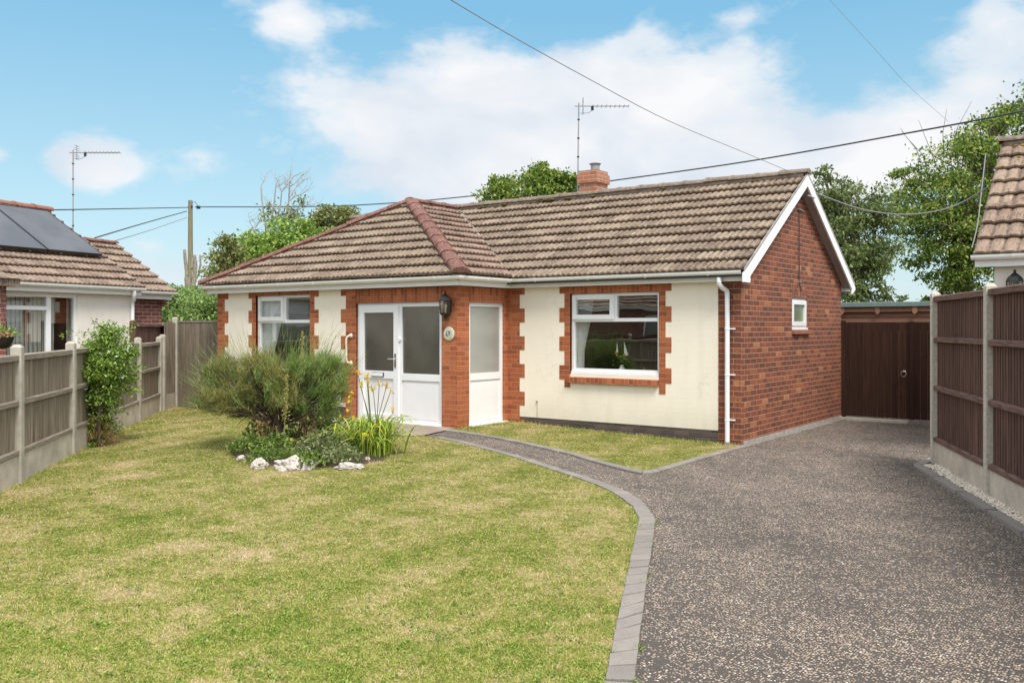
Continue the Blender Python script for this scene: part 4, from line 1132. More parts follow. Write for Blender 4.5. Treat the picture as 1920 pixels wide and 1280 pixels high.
LF = [(-1.85, -10.14), (-3.43, -8.76), (-5.0, -7.38), (-6.64, -5.94), (-8.18, -4.53), (-9.72, -3.13), (-11.25, -1.75)]
fence('grey_fence', LF, 'low weathered grey timber fence with concrete posts along the left of the lawn', 1.36, .30, M['wood_grey'], M['rail_grey'], M['concrete'], side=1, post_h=[1.46] * 7, board_w=.085)
fence('tall_grey_fence', [(-11.30, -1.64), (-11.85, -1.0)], 'short tall grey fence bay between the low fence and the side gate', 1.74, .30, M['wood_grey'], M['rail_grey'], M['concrete'], side=-1, post_h=[1.5, 1.85], rails=())
# grey side gate between fence and house
sg = thing('side_gate', (-11.85, -.95, 0), 'plain grey close boarded side gate beside the left corner of the bungalow', 'gate')
fr = ((-11.78, -.97, 0), (1, -.03, 0), (.03, 1, 0), (0, 0, 1)); mb = MB(*fr); x = 0
while x < 1.85: mb.box((x, 0, .05), (x + .125 - random.uniform(.001, .006), .02 + random.uniform(0, .003), 1.74)); x += .125
mb.build('board_panel', M['wood_grey'], sg); mb = MB(*fr); mb.box((-.02, -.01, 1.74), (1.88, .04, 1.775)); mb.build('capping_rail', M['rail_grey'], sg)
mb = MB(*fr); mb.tube([(1.3 + .05 * math.cos(a_ / 3), -.005, 1.35 + .06 * math.sin(a_ / 3)) for a_ in range(0, 19)], .006, 6); mb.build('ring_handle', M['greymetal'], sg)
mb = MB(); P0 = Vector((-12.2, -.6, 0))

# right hand brown fence
d_ = Vector((.405, -.914)); p0 = Vector((2.51, -.14)); RF = [tuple(p0 + d_ * (2.2 * k)) for k in range(5)]
fence('brown_fence', RF, 'tall dark brown close boarded fence with concrete posts beside the driveway', 2.02, .27, M['wood_brown'], M['rail_brown'], M['post_grey'], side=1, rails=(.37, .70), post_h=[2.07] * 5, board_w=.085, post_w=.05, gaps=.09)

# brown double gate
gt = thing('driveway_gate', (1.3, 4.62, 0), 'dark brown boarded double gate across the end of the driveway', 'gate')
mb = MB(); x = .03; k = 0
while x < 3.6:
    wd_ = .118; mb.box((x, 4.62 + random.uniform(0, .003), .06), (x + wd_ - .006, 4.645, 1.73)); x += wd_
mb.build('board_panel', M['gate_brown'], gt, bevel=.002)
mb = MB(); mb.box((.01, 4.605, .0), (.075, 4.66, 1.76)); mb.box((.075, 4.65, 1.60), (3.6, 4.69, 1.70)); mb.build('gate_frame', M['gate_brown'], gt)
mb = MB(); mb.box((1.16, 4.600, .05), (1.235, 4.6195, 1.74)); mb.build('cover_strip', M['gate_brown'], gt, bevel=.002)
mb = MB(); mb.tube([(1.065 + .042 * math.cos(a_), 4.585, .84 + .05 * math.sin(a_)) for a_ in [i * math.pi / 8 for i in range(17)]], .007, 6); mb.tube([(1.065, 4.62, .885), (1.065, 4.585, .885)], .018, 8); mb.build('ring_handle', M['chrome'], gt, True)
mb = MB(); mb.box((.02, 4.52, -.02), (1.15, 4.66, .035)); tag(mb.build('gate_threshold', M['concrete'], None, bevel=.005), 'pale concrete strip on the ground under the left leaf of the brown gate', 'threshold')

# garage beyond the gate
ga = thing('timber_garage', (.8, 8, 0), 'flat roofed brown timber garage behind the driveway gate', 'garage')
mb = MB(); GY = 6.5
mb.box((-1.6, GY + .05, 0), (4.4, GY + 5, 2.0)); z = .0
mb.build('garage_wall', M['clad'], ga)
mb = MB(); z = 1.0
while z < 1.93: mb.hexa([(-1.62, GY + .02, z), (4.42, GY + .02, z), (4.42, GY + .06, z), (-1.62, GY + .06, z), (-1.62, GY + .035, z + .118), (4.42, GY + .035, z + .118), (4.42, GY + .06, z + .118), (-1.62, GY + .06, z + .118)]); z += .12
mb.build('cladding', M['clad'], ga)
mb = MB(); mb.box((-1.75, GY - .035, 1.94), (4.5, GY - .005, 2.03)); mb.build('fascia', M['clad'], ga, bevel=.003)
mb = MB()
for k in range(9):
    x = -1.2 + k * .68; mb.prism([(x - .045, 2.03), (x - .045, 1.93), (x, 1.88), (x + .045, 1.93), (x + .045, 2.03)], GY - .055, GY - .037)
mb.build('fascia_bracket', M['clad'], ga)
mb = MB(); mb.box((-1.8, GY - .075, 2.035), (4.55, GY + 5.1, 2.13)); mb.build('roof', M['felt'], ga, bevel=.01)

# ------------------------------------------------------------------ the neighbours
def bungalow(name, frame, L, label, roof_m, wall_m, run=2.6, slope=.64, ez=2.4, left_over=.2, right_over=.2, e=.3, per=.1, wave=.02, ridge_m=None, holes=(), depth=None, seed=20, name_verge=False):
    """frame: local x along the front, y inwards, origin at the x=0 corner"""
    root = thing(name, tuple(Vector(frame[0])), label, 'bungalow'); mb = MB(*frame)
    wall(mb, L, -.1, ez + .02, list(holes)); mb.build('front_wall', wall_m, root)
    o, X, Y, Z = map(Vector, frame); dp = 2 * run - .5; g = lambda p: o + X * p[0] + Y * p[1] + Z * p[2]
    for xx in (0, L):
        mb = MB(*frame); a, b = (xx, xx + .25) if xx == 0 else (xx - .25, xx)
        mb2 = MB(g((a, 0, 0)), Y, X, Z); mb2.prism([(.26, -.1), (dp, -.1), (dp, ez), (dp / 2, ez + slope * dp / 2 - .05), (.02, ez + .02)], .0, .25); mb2.build('side_wall', wall_m, root)
    mb = MB(*frame); mb.box((.26, dp - .25, -.1), (L - .26, dp, ez)); mb.build('rear_wall', wall_m, root)
    A = g((-left_over, -.25, ez)); B = g((L + right_over, -.25, ez)); Ls = run * math.hypot(1, slope)
    up = Y + Z * slope
    tile_slope('roof_slope', A, B, up, Ls, roof_m, root, seed=seed, e=e, per=per, wave=wave)
    A2 = g((-left_over, 2 * run - .25, ez)); B2 = g((L + right_over, 2 * run - .25, ez)); tile_slope('roof_slope', A2, B2, -Y + Z * slope, Ls, roof_m, root, seed=seed + 1, e=e, per=per, wave=wave)
    ridge('ridge_tiles', g((-left_over - .02, run - .25, ez + slope * run + .04)), g((L + right_over + .02, run - .25, ez + slope * run + .04)), ridge_m or M['ridge'], root, r=.13)
    mb = MB(*frame); mb.box((-left_over, -.155, ez - .13), (L + right_over, -.13, ez + .01)); mb.build('fascia', M['upvc'], root)
    mb = MB(*frame); mb.box((-left_over, -.13, ez - .12), (L + right_over, .02, ez - .105)); mb.build('soffit', M['upvc_dirty'], root)
    gutter('gutter', [g((-left_over - .03, -.215, ez + .01)), g((L + right_over + .03, -.215, ez + .01))], root)
    mb = MB(g((0, 0, 0)), Y, X, Z)
    mb.prism([(-.25, ez - .04), (run - .25, ez + slope * run - .04), (2 * run - .25, ez - .04), (2 * run - .25, ez + .03), (run - .25, ez + slope * run + .03), (-.25, ez + .03)], -left_over + .0, -left_over + .03)
    mb.prism([(-.25, ez - .04), (run - .25, ez + slope * run - .04), (2 * run - .25, ez - .04), (2 * run - .25, ez + .03), (run - .25, ez + slope * run + .03), (-.25, ez + .03)], L + right_over - .03, L + right_over)
    mb.build('verge_board', M['verge_brown'], root)
    return root, g


# left neighbour: its front faces the lawn across the low fence
zE = 2.40
PA = D(15, 527, 15.3); PB = D(250, 539, 17.7)
ex = Vector((PB.x - PA.x, PB.y - PA.y, 0)).normalized(); ey = Vector((-ex.y, ex.x, 0))
if ey.dot(Vector((fw[0], fw[1], 0))) < 0: ey = -ey
oL = Vector((PB.x, PB.y, 0)) + ey * .25 - ex * 9.0
FL_ = (oL, ex, ey, Vector((0, 0, 1)))
def lx(u, v=600):
    p = ray_plane(u, v, oL, ey) - oL; return p.dot(ex), p.z
xr, _ = lx(247); wx1, wz1 = lx(145, 548); wx0 = lx(0)[0] - 1.2
WL = (wx0, wx1, .85, 2.24)
rootL, gL = bungalow('neighbour_bungalow', FL_, xr, 'pale bungalow with solar panels beyond the grey fence on the left', M['tile_far'], M['cream_far'], run=2.75, slope=.60, ez=zE, left_over=.2, right_over=.1, holes=[WL], seed=30, name_verge=True)
xs_ = [lx(u)[0] for u in (90, 96, 136)]
zt_ = lx(60, 577)[1]
mb = MB(*FL_); frame_bars(mb, WL[0], WL[1], WL[2], WL[3], .06, .02, .09, vbars=[((xs_[0] + xs_[1]) / 2, WL[2] + .06, WL[3] - .06, .09)], hbars=[(zt_, WL[0] + .06, xs_[0], .07)])
wl_ = mb.build('window', M['upvc'], rootL, bevel=.003)
pane(FL_, WL[0] + .05, xs_[0], WL[2] + .05, zt_ - .03, .05, M['glass'], wl_); pane(FL_, WL[0] + .05, xs_[0], zt_ + .03, WL[3] - .05, .05, M['glass'], wl_); pane(FL_, xs_[1], WL[1] - .05, WL[2] + .05, WL[3] - .05, .05, M['glass'], wl_)
mb = MB(*FL_); x = WL[0]
while x < WL[1] - .02:
    if not (xs_[2] - .30 < x < xs_[2] - .04): mb.hexa([(x, .16, WL[2]), (x + .095, .19, WL[2]), (x + .095, .193, WL[2]), (x, .163, WL[2]), (x, .16, WL[3]), (x + .095, .19, WL[3]), (x + .095, .193, WL[3]), (x, .163, WL[3])])
    x += .085
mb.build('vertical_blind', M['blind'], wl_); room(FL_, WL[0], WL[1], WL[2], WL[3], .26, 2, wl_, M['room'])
mb = MB(*FL_); px_ = lx(237)[0]
mb.tube([(px_, -.215, zE - .02), (px_, -.215, zE - .12), (px_ + .06, -.14, zE - .22), (px_ + .10, -.06, zE - .26), (px_ + .10, -.055, zE - .32), (px_ + .10, -.055, 0)], .036, 12); mb.build('down_pipe', M['upvc'], rootL, True)
# clean red ridge tiles at the right end
ridge('new_ridge_tiles', gL((xr - 1.6, 2.5, zE + .6 * 2.75 + .065)), gL((xr + .13, 2.5, zE + .6 * 2.75 + .065)), M['redridge'], rootL, r=.14)
# brick extension, lower roof
oE = gL((xr + .001, .35, 0))
eroot = thing('brick_extension', tuple(oE), 'small lower red brick extension at the right end of the pale neighbouring bungalow', 'extension')
g2 = lambda p: oE + ex * p[0] + ey * p[1] + Vector((0, 0, p[2])); Le = (ray_plane(303, 580, oE, ey) - oE).dot(ex)
mb = MB(oE, ex, ey); wall(mb, Le, -.1, 2.30, []); mb.box((Le - .25, .26, -.1), (Le, 3.0, 2.3)); mb.build('extension_wall', M['brick_far'], eroot)
er, es = 1.75, .62
tile_slope('roof_slope', g2((-1.6, -.25, 2.36)), g2((Le + .15, -.25, 2.36)), ey + Vector((0, 0, es)), er * math.hypot(1, es), M['tile_far'], eroot, seed=41)
tile_slope('roof_slope', g2((-1.6, 2 * er - .25, 2.36)), g2((Le + .15, 2 * er - .25, 2.36)), -ey + Vector((0, 0, es)), er * math.hypot(1, es), M['tile_far'], eroot, seed=42)
ridge('ridge_tiles', g2((-1.6, er - .25, 2.36 + er * es + .04)), g2((Le + .15, er - .25, 2.36 + er * es + .04)), M['hip'], eroot, r=.10)
mb = MB(oE, ex, ey); mb.box((0, -.155, 2.22), (Le + .13, -.13, 2.37)); mb.build('fascia', M['upvc'], eroot); gutter('gutter', [g2((0.02, -.215, 2.37)), g2((Le + .2, -.215, 2.37))], eroot)
mb = MB(oE, ex, ey); mb.box((Le - .03, -.12, 2.08), (Le + .03, 0, 2.22)); mb.build('corbel', M['brick_far'], eroot)
# brown fence bay behind the grey fence, under the extension
pa = Vector(D(250, 640, 16.6)).xy; pb = Vector(D(318, 640, 18.6)).xy
fence('dark_brown_fence', [tuple(pa), tuple(pb)], 'dark brown fence bay in front of the neighbouring brick extension', 1.72, .1, M['wood_brown'], M['rail_brown'], M['wood_brown'], side=1, rails=(), board_w=.12)
# solar panels on the front slope
ns = (ex.cross(ey + Vector((0, 0, .60)))).normalized(); ns = ns if ns.z > 0 else -ns
Ps = gL((0, -.25, zE)) + ns * .10; upS = (ey + Vector((0, 0, .6))).normalized()
def spt(u, v): p = ray_plane(u, v, Ps, ns) - Ps; return p.dot(ex), p.dot(upS)
sa = [spt(*q) for q in ((8, 388), (105, 400), (172, 477), (68, 470))]
sx0 = (sa[0][0] + sa[3][0]) / 2; sx1 = (sa[1][0] + sa[2][0]) / 2; sv0 = (sa[2][1] + sa[3][1]) / 2; sv1 = (sa[0][1] + sa[1][1]) / 2
sp_ = None
for k in range(2):
    a_, b_ = sx0 - k * (sx1 - sx0 + .02), sx1 - k * (sx1 - sx0 + .02)
    lab = ('black solar panel nearer the right end of the neighbouring roof', 'black solar panel cut by the left edge of the photo')[k]
    P0_ = Ps + ex * a_ + upS * sv0
    sp_ = thing('solar_panel', tuple(P0_), lab, 'solar panel', 'solar panels on the neighbouring roof')
    mb = MB(Ps, ex, upS, ns); mb.box((a_ + .012, sv0 + .012, .0), (b_ - .012, sv1 - .012, .035)); mb.build('cells', M['solar'], sp_)
    mb = MB(Ps, ex, upS, ns); mb.box((a_, sv0, -.01), (a_ + .012, sv1, .04)); mb.box((b_ - .012, sv0, -.01), (b_, sv1, .04)); mb.box((a_ + .012, sv0, -.01), (b_ - .012, sv0 + .012, .04)); mb.box((a_ + .012, sv1 - .012, -.01), (b_ - .012, sv1, .04)); mb.build('panel_frame', M['black'], sp_)
    mb = MB(Ps, ex, upS, ns); mb.box((a_ + .3, sv0 + .03, -.05), (a_ + .34, sv1 - .03, -.012)); mb.box((b_ - .34, sv0 + .03, -.05), (b_ - .3, sv1 - .03, -.012)); mb.build('mounting_rail', M['greymetal'], sp_)
# porch stub at the left edge of the frame
pp = gL((lx(-40)[0], -.9, 0)); 
mb = MB(pp, ex, ey); qx = (ray_plane(12, 530, pp, ey) - pp).dot(ex); mb.box((qx - .9, 0, -.1), (qx, .9, 2.30)); porch = mb.build('porch', M['brick_far'], rootL)
mb = MB(pp, ex, ey); mb.box((qx - 1.1, -.15, 2.30), (qx + .13, 1.0, 2.42)); mb.hexa([(qx - 1.1, -.2, 2.42), (qx + .17, -.2, 2.42), (qx + .17, 1.4, 2.42), (qx - 1.1, 1.4, 2.42), (qx - 1.1, .6, 2.8), (qx - .6, .6, 2.8), (qx - .6, 1.4, 2.8), (qx - 1.1, 1.4, 2.8)]); mb.build('porch_roof', M['tile_far'], porch)
mz = D(137, 392, 19.5)
aerial((mz.x, mz.y, 3.6), (mz.x, mz.y, D(137, 281, 19.5).z), (rt[0], rt[1], 0), 1.0, 'slim television aerial standing behind the solar panel roof', n=10)
# hanging basket
hb = D(4, 640, 12.6)
hk = thing('hanging_basket', tuple(hb), 'dark wicker hanging basket of red and pink flowers at the left edge', 'hanging basket')
mb = MB(hb); mb.lathe((0, 0, 0), [(.03, -.10), (.085, -.085), (.125, -.02), (.15, .05), (.155, .065), (.13, .06)], 20); mb.build('basket', M['darkwicker'], hk, True)
mb = MB(hb)
for a_ in (0, 2.1, 4.2): mb.tube([(.15 * math.cos(a_), .15 * math.sin(a_), .05), (0, 0, .55)], .003, 5)
mb.tube([(0, 0, .55), (0, 0, .8)], .003, 5); mb.build('chain', M['cable'], hk)
P_ = np.array(hb) + rng.normal(0, 1, (260, 3)) * (.08, .08, .045) + (0, 0, .12); leaves('foliage', P_, .05, M['leaf_fence'], hk)
for k in range(11): P_ = np.array(hb) + rng.normal(0, 1, 3) * (.09, .09, .015) + (.02, 0, .10) + rng.normal(size=(7, 3)) * .009; leaves('flower', P_, .04, M['pink'], hk)
arm0 = hb + Vector((0, 0, .8)); arm1 = gL((lx(4)[0], -.02, 0)); arm1.z = arm0.z + .02
mb = MB(); mb.tube([arm0, arm1], .008, 6); mb.tube([arm1, arm1 - Vector((0, 0, .35)), ], .01, 6); mb.build('bracket', M['black'], hk)

# right neighbour (same alignment as the bungalow)
PR = D(1822, 478, 11.5); ZR = PR.z - .02; XR = PR.x; YR = PR.y
FRr = ((XR + .22, YR + .25, 0), (1, 0, 0), (0, 1, 0), (0, 0, 1))
tp = ray_plane(1876, 272, (XR, 0, 0), Vector((1, 0, 0)))
runR = tp.y - YR; slR = (tp.z - ZR) / runR
rootR, gR = bungalow('neighbour_bungalow', FRr, 7.0, 'cream bungalow with mossy brown roof behind the brown fence on the right', tile_mat('old_roof_tile', (.15, .095, .07), (.27, .19, .145), (.40, .31, .225), .6, .165), M['cream_far'], run=runR, slope=slR, ez=ZR, left_over=.2, right_over=.2, e=.36, per=.165, wave=.022, seed=50)
mb = MB()
for k in range(40):
    yy = runR * (1 - abs(random.gauss(0, .12))); mb.sphere((XR + .2 + random.uniform(.0, 1.2), YR + yy, ZR + slR * yy + .05), random.uniform(.015, .05), 8, (1.3, 1, .6))
mb.build('moss', simple('golden_moss', (.36, .26, .05), 1, .5, 15, bump=.01), rootR, True)['kind'] = 'stuff'
lp = ray_plane(1905, 512, (0, YR + .25, 0), Vector((0, 1, 0)))
lantern((lp.x, YR + .25, lp.z - .20), FRr, 'black lantern on the cream wall above the brown fence at the right edge')

# bungalow across the road behind the viewpoint, seen mirrored in the windows
FO = (Vector((-4.0, -27, 0)), Vector((-1, 0, 0)), Vector((0, -1, 0)), Vector((0, 0, 1)))
rootO, gO = bungalow('opposite_bungalow', FO, 22.0, 'red brick bungalow across the road mirrored in the bungalow windows', M['tile_far'], M['brick_far'], run=3, slope=.62, ez=2.6, e=.33, per=.2, wave=.012, holes=[(5, 7, 1, 2.2), (10, 12, 1, 2.2), (16, 18, 1, 2.2)], seed=60)
for hx in (5, 10, 16):
    mb = MB(*FO); frame_bars(mb, hx, hx + 2, 1, 2.2, .07, .02, .09, vbars=[(hx + 1, 1.07, 2.13, .08)]); ow = mb.build('window', M['upvc'], rootO); pane(FO, hx + .06, hx + 1.94, 1.06, 2.14, .06, M['frost_dark'], ow)
fence('opposite_fence', [(-3.5 - 2.2 * k, -19.0) for k in range(8)], 'dark boarded fence across the road mirrored in the windows', 1.35, .1, M['wood_brown'], M['rail_brown'], M['concrete'], side=1, rails=(), board_w=.15)

# ------------------------------------------------------------------ pole and wires
PZ = 38.0
pt_ = D(357, 376, PZ); tpole = thing('telegraph_pole', (pt_.x, pt_.y, 0), 'tall weathered wooden telegraph pole behind the hedge on the left', 'telegraph pole')
mb = MB(); mb.tube([(pt_.x, pt_.y, 0), (pt_.x, pt_.y, pt_.z)], [.14, .09], 12); mb.build('pole', M['pole'], tpole, True)
mb = MB(); q = D(357, 388, PZ); q2 = D(372, 388, PZ); mb.tube([q + Vector((0, 0, .15)), q + (q2 - q) * .6 + Vector((0, 0, .22)), q2], .012, 6); mb.box(q2 - Vector((.06, .06, .08)), q2 + Vector((.06, .06, .04))); mb.box(q - Vector((.12, .04, .04)), q + Vector((.12, .04, .04))); mb.build('terminal_box', M['cable'], tpole)


def wire(pts, r, label, m=None, n=8):
    """pts: (u, v, Z) through which the sagging wire hangs"""
    P3 = [Vector(D(*p)) for p in pts]; out = []
    for i in range(len(P3) - 1):
        a = P3[max(i - 1, 0)]; b = P3[i]; c = P3[i + 1]; d = P3[min(i + 2, len(P3) - 1)]
        for k in range(n):
            s_ = k / n; out.append(.5 * ((2 * b) + (c - a) * s_ + (2 * a - 5 * b + 4 * c - d) * s_ ** 2 + (3 * b - 3 * c + d - a) * s_ ** 3))
    out.append(P3[-1]); mb = MB(); mb.tube(out, r, 6); return tag(mb.build('overhead_wire', m or M['cable']), label, 'wire', 'overhead wires')


wire([(366, 388, 38), (600, 387, 36), (760, 379, 34.2), (900, 366, 32.5), (1090, 348, 30), (1140, 340, 29.3), (1400, 303, 26), (1700, 250, 22), (1935, 205, 19.5), (2350, 115, 16.5), (3000, -60, 13)], .020, 'thick black cable running from the pole across the whole sky to the right')
wire([(352, 389, 38), (250, 391, 33), (135, 393, 27), (60, 394, 24)], .018, 'level cable from the pole top to the left behind the aerial')
wire([(350, 396, 38), (265, 420, 30), (178, 446, 23)], .018, 'sloping cable from the pole down to the neighbouring roof')
wire([(350, 408, 38), (280, 432, 30), (200, 456, 23)], .012, 'thin lower wire from the pole towards the neighbouring extension', M['wire'])
wire([(-200, -900, 3.2), (450, -300, 4.8), (700, -95, 6.0), (780, -40, 6.5), (845, 0, 7), (960, 68, 7.9), (1100, 146, 9.2), (1250, 225, 10.9), (1400, 288, 12.8), (1512, 335, 14.3)], .0042, 'thin telephone wire from the top of the photo down to the gable tip', M['wire'])
wire([(1530, 362, 14.35), (1600, 388, 14.2), (1660, 400, 14.1), (1720, 401, 14), (1790, 386, 13.9), (1853, 350, 13.8)], .010, 'sagging wire between the gable tip and the right hand roof', M['wire'])
wire([(1100, -500, 19), (1400, -170, 23), (1640, 92, 26), (1700, 158, 27), (1778, 228, 28)], .0042, 'faint thin wire at the upper right above the trees', M['wire'])
wire([(1848, 290, 16), (1840, 360, 15.6), (1833, 420, 15.2), (1822, 465, 14.8)], .010, 'slim grey cable down the left edge of the right hand roof', M['wire'])

# ------------------------------------------------------------------ trees and shrubs
def limb_path(a, b, n=5, wob=.12, sag=0.0):
    a = Vector(a); b = Vector(b); L = (b - a).length; out = []
    for i in range(n + 1):
        s_ = i / n; p = a.lerp(b, s_); k = math.sin(s_ * math.pi) * wob * L
        p += Vector((random.uniform(-1, 1), random.uniform(-1, 1), random.uniform(-.5, 1))) * k * .5; p.z -= sag * math.sin(s_ * math.pi) * L; out.append(p)
    out[0] = a; out[-1] = b; return out


def tree(name, label, base, blobs, leaf_m, nleaf, lsize, trunk_r=.15, fork=None, bark='bark', cat='tree', sub=9, spread=.30, bare=(), group=None, shell=.55, aspect=.6, droop=0.0, twig_r=.012):
    """blobs: (u, v, Z, r) crown masses; limbs run to them from the trunk; leaves hang in clumps on twigs"""
    B = Vector(base); root = thing(name, tuple(B), label, cat, group)
    C = [(Vector(D(u, v, Z)), r) for (u, v, Z, r) in blobs]
    top = fork if fork is not None else B + Vector((0, 0, max(.5, .45 * (max(c.z for c, r in C) - B.z))))
    mb = MB(); tp_ = limb_path(B, top, 4, .04); mb.tube(tp_, [trunk_r * (1 - .25 * i / 4) for i in range(5)], 10)
    tot = sum(r ** 2 for c, r in C); pts = []
    for c, r in C:
        st = tp_[-1] if random.random() < .7 else tp_[-2]
        lp_ = limb_path(st, c, 5, .14); r0 = trunk_r * .5; mb.tube(lp_, [r0 * (1 - .75 * i / 5) + .006 for i in range(6)], 7)
        for k in range(max(3, int(sub * (r ** 2) / (tot / len(C))))):
            v = Vector(rng.normal(size=3)).normalized() * r * (shell + (1 - shell) * random.random()) * (1 if random.random() < .85 else 1.25); v.z *= .85
            q = c + v; s0 = lp_[random.choice((2, 3, 4, 5))]; tw = limb_path(s0, q, 3, .16); mb.tube(tw, [twig_r * 1.6, twig_r * 1.2, twig_r, twig_r * .5], 5, cap=False)
            n_ = max(6, int(nleaf * r ** 2 / tot / max(3, sub * (r ** 2) / (tot / len(C)))))
            g_ = np.array(q) + rng.normal(size=(n_, 3)) * (r * spread, r * spread, r * spread * .42); pts.append(g_)
            n2_ = n_ // 6; ts = rng.random(n2_)[:, None]; pts.append(np.array(s0) * (1 - ts) + np.array(q) * ts + rng.normal(size=(n2_, 3)) * r * .16)
    for path in bare:
        pp_ = [Vector(D(*p)) for p in path]; mb.tube(pp_, [min(twig_r, .012) * 1.1 * (1 - .7 * i / (len(pp_) - 1)) for i in range(len(pp_))], 5)
    mb.build('trunk', M[bark], root, True)
    leaves('crown', np.concatenate(pts), lsize, leaf_m, root, aspect=aspect, droop=droop)
    return root


def gpt(u, v, Z): p = D(u, v, Z); return (p.x, p.y, -.05)


tree('sycamore_tree', 'broad sunlit sycamore between the bungalow gable and the right hand roof', gpt(1815, 600, 24),
     [(1745, 380, 24, 1.0), (1800, 320, 24, 1.05), (1850, 270, 24.3, .9), (1735, 470, 24, .7), (1800, 430, 23.4, 1.1), (1850, 380, 24, 1.0), (1775, 525, 24, .65), (1830, 510, 23.5, .9), (1700, 340, 24.3, .5), (1680, 410, 24, .55), (1860, 450, 24, .9), (1795, 565, 24.5, .6), (1735, 572, 24.5, .35), (1870, 225, 24.3, .45)],
     M['leaf_syc'], 27000, .092, .26, fork=D(1800, 430, 24), sub=19, twig_r=.014, spread=.23,
     bare=[[(1745, 345, 24), (1730, 290, 24), (1700, 258, 24), (1688, 240, 24)], [(1770, 300, 24), (1768, 250, 24), (1775, 205, 24)], [(1780, 300, 24), (1795, 240, 24), (1822, 190, 24)], [(1760, 320, 24), (1740, 270, 24), (1722, 225, 24)], [(1860, 260, 24), (1890, 215, 24), (1905, 200, 24)], [(1745, 345, 24), (1718, 280, 24), (1690, 245, 24)], [(1850, 270, 24), (1868, 240, 24), (1890, 220, 24)]])
tree('ash_tree', 'darker loose leaved tree just right of the bungalow gable', gpt(1610, 600, 22),
     [(1560, 360, 22, .55), (1600, 390, 22, .75), (1650, 400, 22, .6), (1580, 440, 22, .8), (1640, 460, 22, .8), (1600, 505, 22, .7), (1645, 515, 22, .4), (1580, 550, 22, .5), (1635, 562, 22, .45), (1545, 330, 22, .3), (1680, 572, 22, .3), (1545, 400, 22.5, .5)],
     M['leaf_dark'], 15000, .085, .16, fork=D(1605, 470, 22), sub=17, twig_r=.011, spread=.22,
     bare=[[(1560, 370, 22), (1545, 330, 22), (1541, 305, 22)], [(1600, 400, 22), (1612, 360, 22), (1607, 330, 22)], [(1640, 400, 22), (1655, 365, 22), (1668, 350, 22)]])
tree('tall_dark_tree', 'tall dark tree cut by the right edge above the neighbouring roof', gpt(1990, 600, 30), [(1935, 230, 30, 1.1), (1960, 300, 30, 1.3), (1920, 310, 30, .6), (1985, 200, 30, 1.2), (1990, 400, 30, 1.5)], M['leaf_dark'], 13000, .13, .3, sub=16, twig_r=.02)
tree('garden_tree', 'leafy green tree top showing above the ridge left of the chimney', gpt(1010, 600, 30), [(960, 370, 30, .75), (1010, 350, 30, .75), (1055, 355, 30, .65), (1015, 322, 30, .4), (935, 345, 30, .28), (1005, 390, 29.6, .9), (1070, 385, 30, .6), (940, 395, 30, .7)], M['leaf_syc'], 14000, .12, .22, sub=14, twig_r=.018)
tree('willow_tree', 'thin olive leaved tree leaning above the left hip of the roof', gpt(560, 600, 34), [(610, 405, 34, .5), (645, 400, 34, .55), (590, 425, 34, .5), (570, 440, 34, .4), (655, 420, 34, .35), (625, 425, 34, .35)], M['leaf_willow'], 3800, .13, .14, fork=D(565, 455, 34), bark='greybark', sub=12, droop=.5, twig_r=.018)
tree('bright_bush', 'bright green bushy shrub showing above the left hip of the roof', gpt(520, 600, 30), [(500, 460, 30, .75), (545, 440, 30, .65), (530, 470, 30, .9), (590, 445, 30.5, .4), (460, 480, 30, .7), (440, 500, 30, .7), (500, 500, 29.6, 1.0), (580, 430, 30, .4), (560, 470, 29.8, .7), (617, 432, 30.5, .35), (440, 540, 30, .9)], M['leaf_lime'], 19000, .12, .15, cat='bush', sub=16, twig_r=.015)
tree('dark_shrub', 'darker grey green shrub at the left end of the bungalow roof', gpt(425, 600, 27), [(425, 475, 27, .5), (415, 505, 27, .5), (440, 465, 27, .3), (405, 540, 27, .45), (455, 490, 27, .4), (425, 452, 27, .3)], M['leaf_willow'], 3600, .10, .1, cat='bush', sub=12, twig_r=.012, bare=[[(440, 470, 27), (420, 450, 27), (400, 434, 27)], [(415, 520, 27), (395, 500, 27), (380, 505, 27)]])
# hedge seen beyond the side gate: separate bushes
for k, (u, v, Z, r, lb) in enumerate(((325, 575, 25, .75, 'pale green hedge bush left of the telegraph pole'), (395, 580, 24, .75, 'pale green hedge bush between the pole and the bungalow corner'), (360, 570, 26, .7, 'pale green hedge bush right at the foot of the telegraph pole'), (300, 590, 28, .6, 'pale green hedge bush beside the brick extension'))):
    tree('hedge_bush', lb, gpt(u, 620, Z), [(u, v, Z, r), (u - 14, v + 28, Z, r), (u + 16, v + 25, Z, r), (u + 6, v - 14, Z, r * .6), (u - 10, v - 6, Z, r * .6), (u, v + 50, Z, r)], M['leaf_hedge'], 8500, .085, .06, cat='bush', sub=14, group='hedge bushes beyond the side gate', twig_r=.01, fork=Vector(gpt(u, 620, Z)) + Vector((0, 0, .8)))
# distant tree belt that closes the horizon
for k, (u, v, Z, r, lb, nm) in enumerate(((-60, 570, 60, 3.0, 'distant round tree hidden mostly by the left neighbour roof', 'distant_tree'), (470, 575, 58, 2.6, 'distant tree behind the left end of the bungalow', 'distant_tree'), (2050, 560, 60, 3.5, 'distant tree beyond the right hand roof', 'distant_tree'))):
    tree(nm, lb, gpt(u, 615, Z), [(u, v, Z, r), (u + 45, v + 8, Z, r * .8), (u - 45, v + 8, Z, r * .8)], M['leaf_dark'], 4000, .3, .25, sub=12, twig_r=.03)

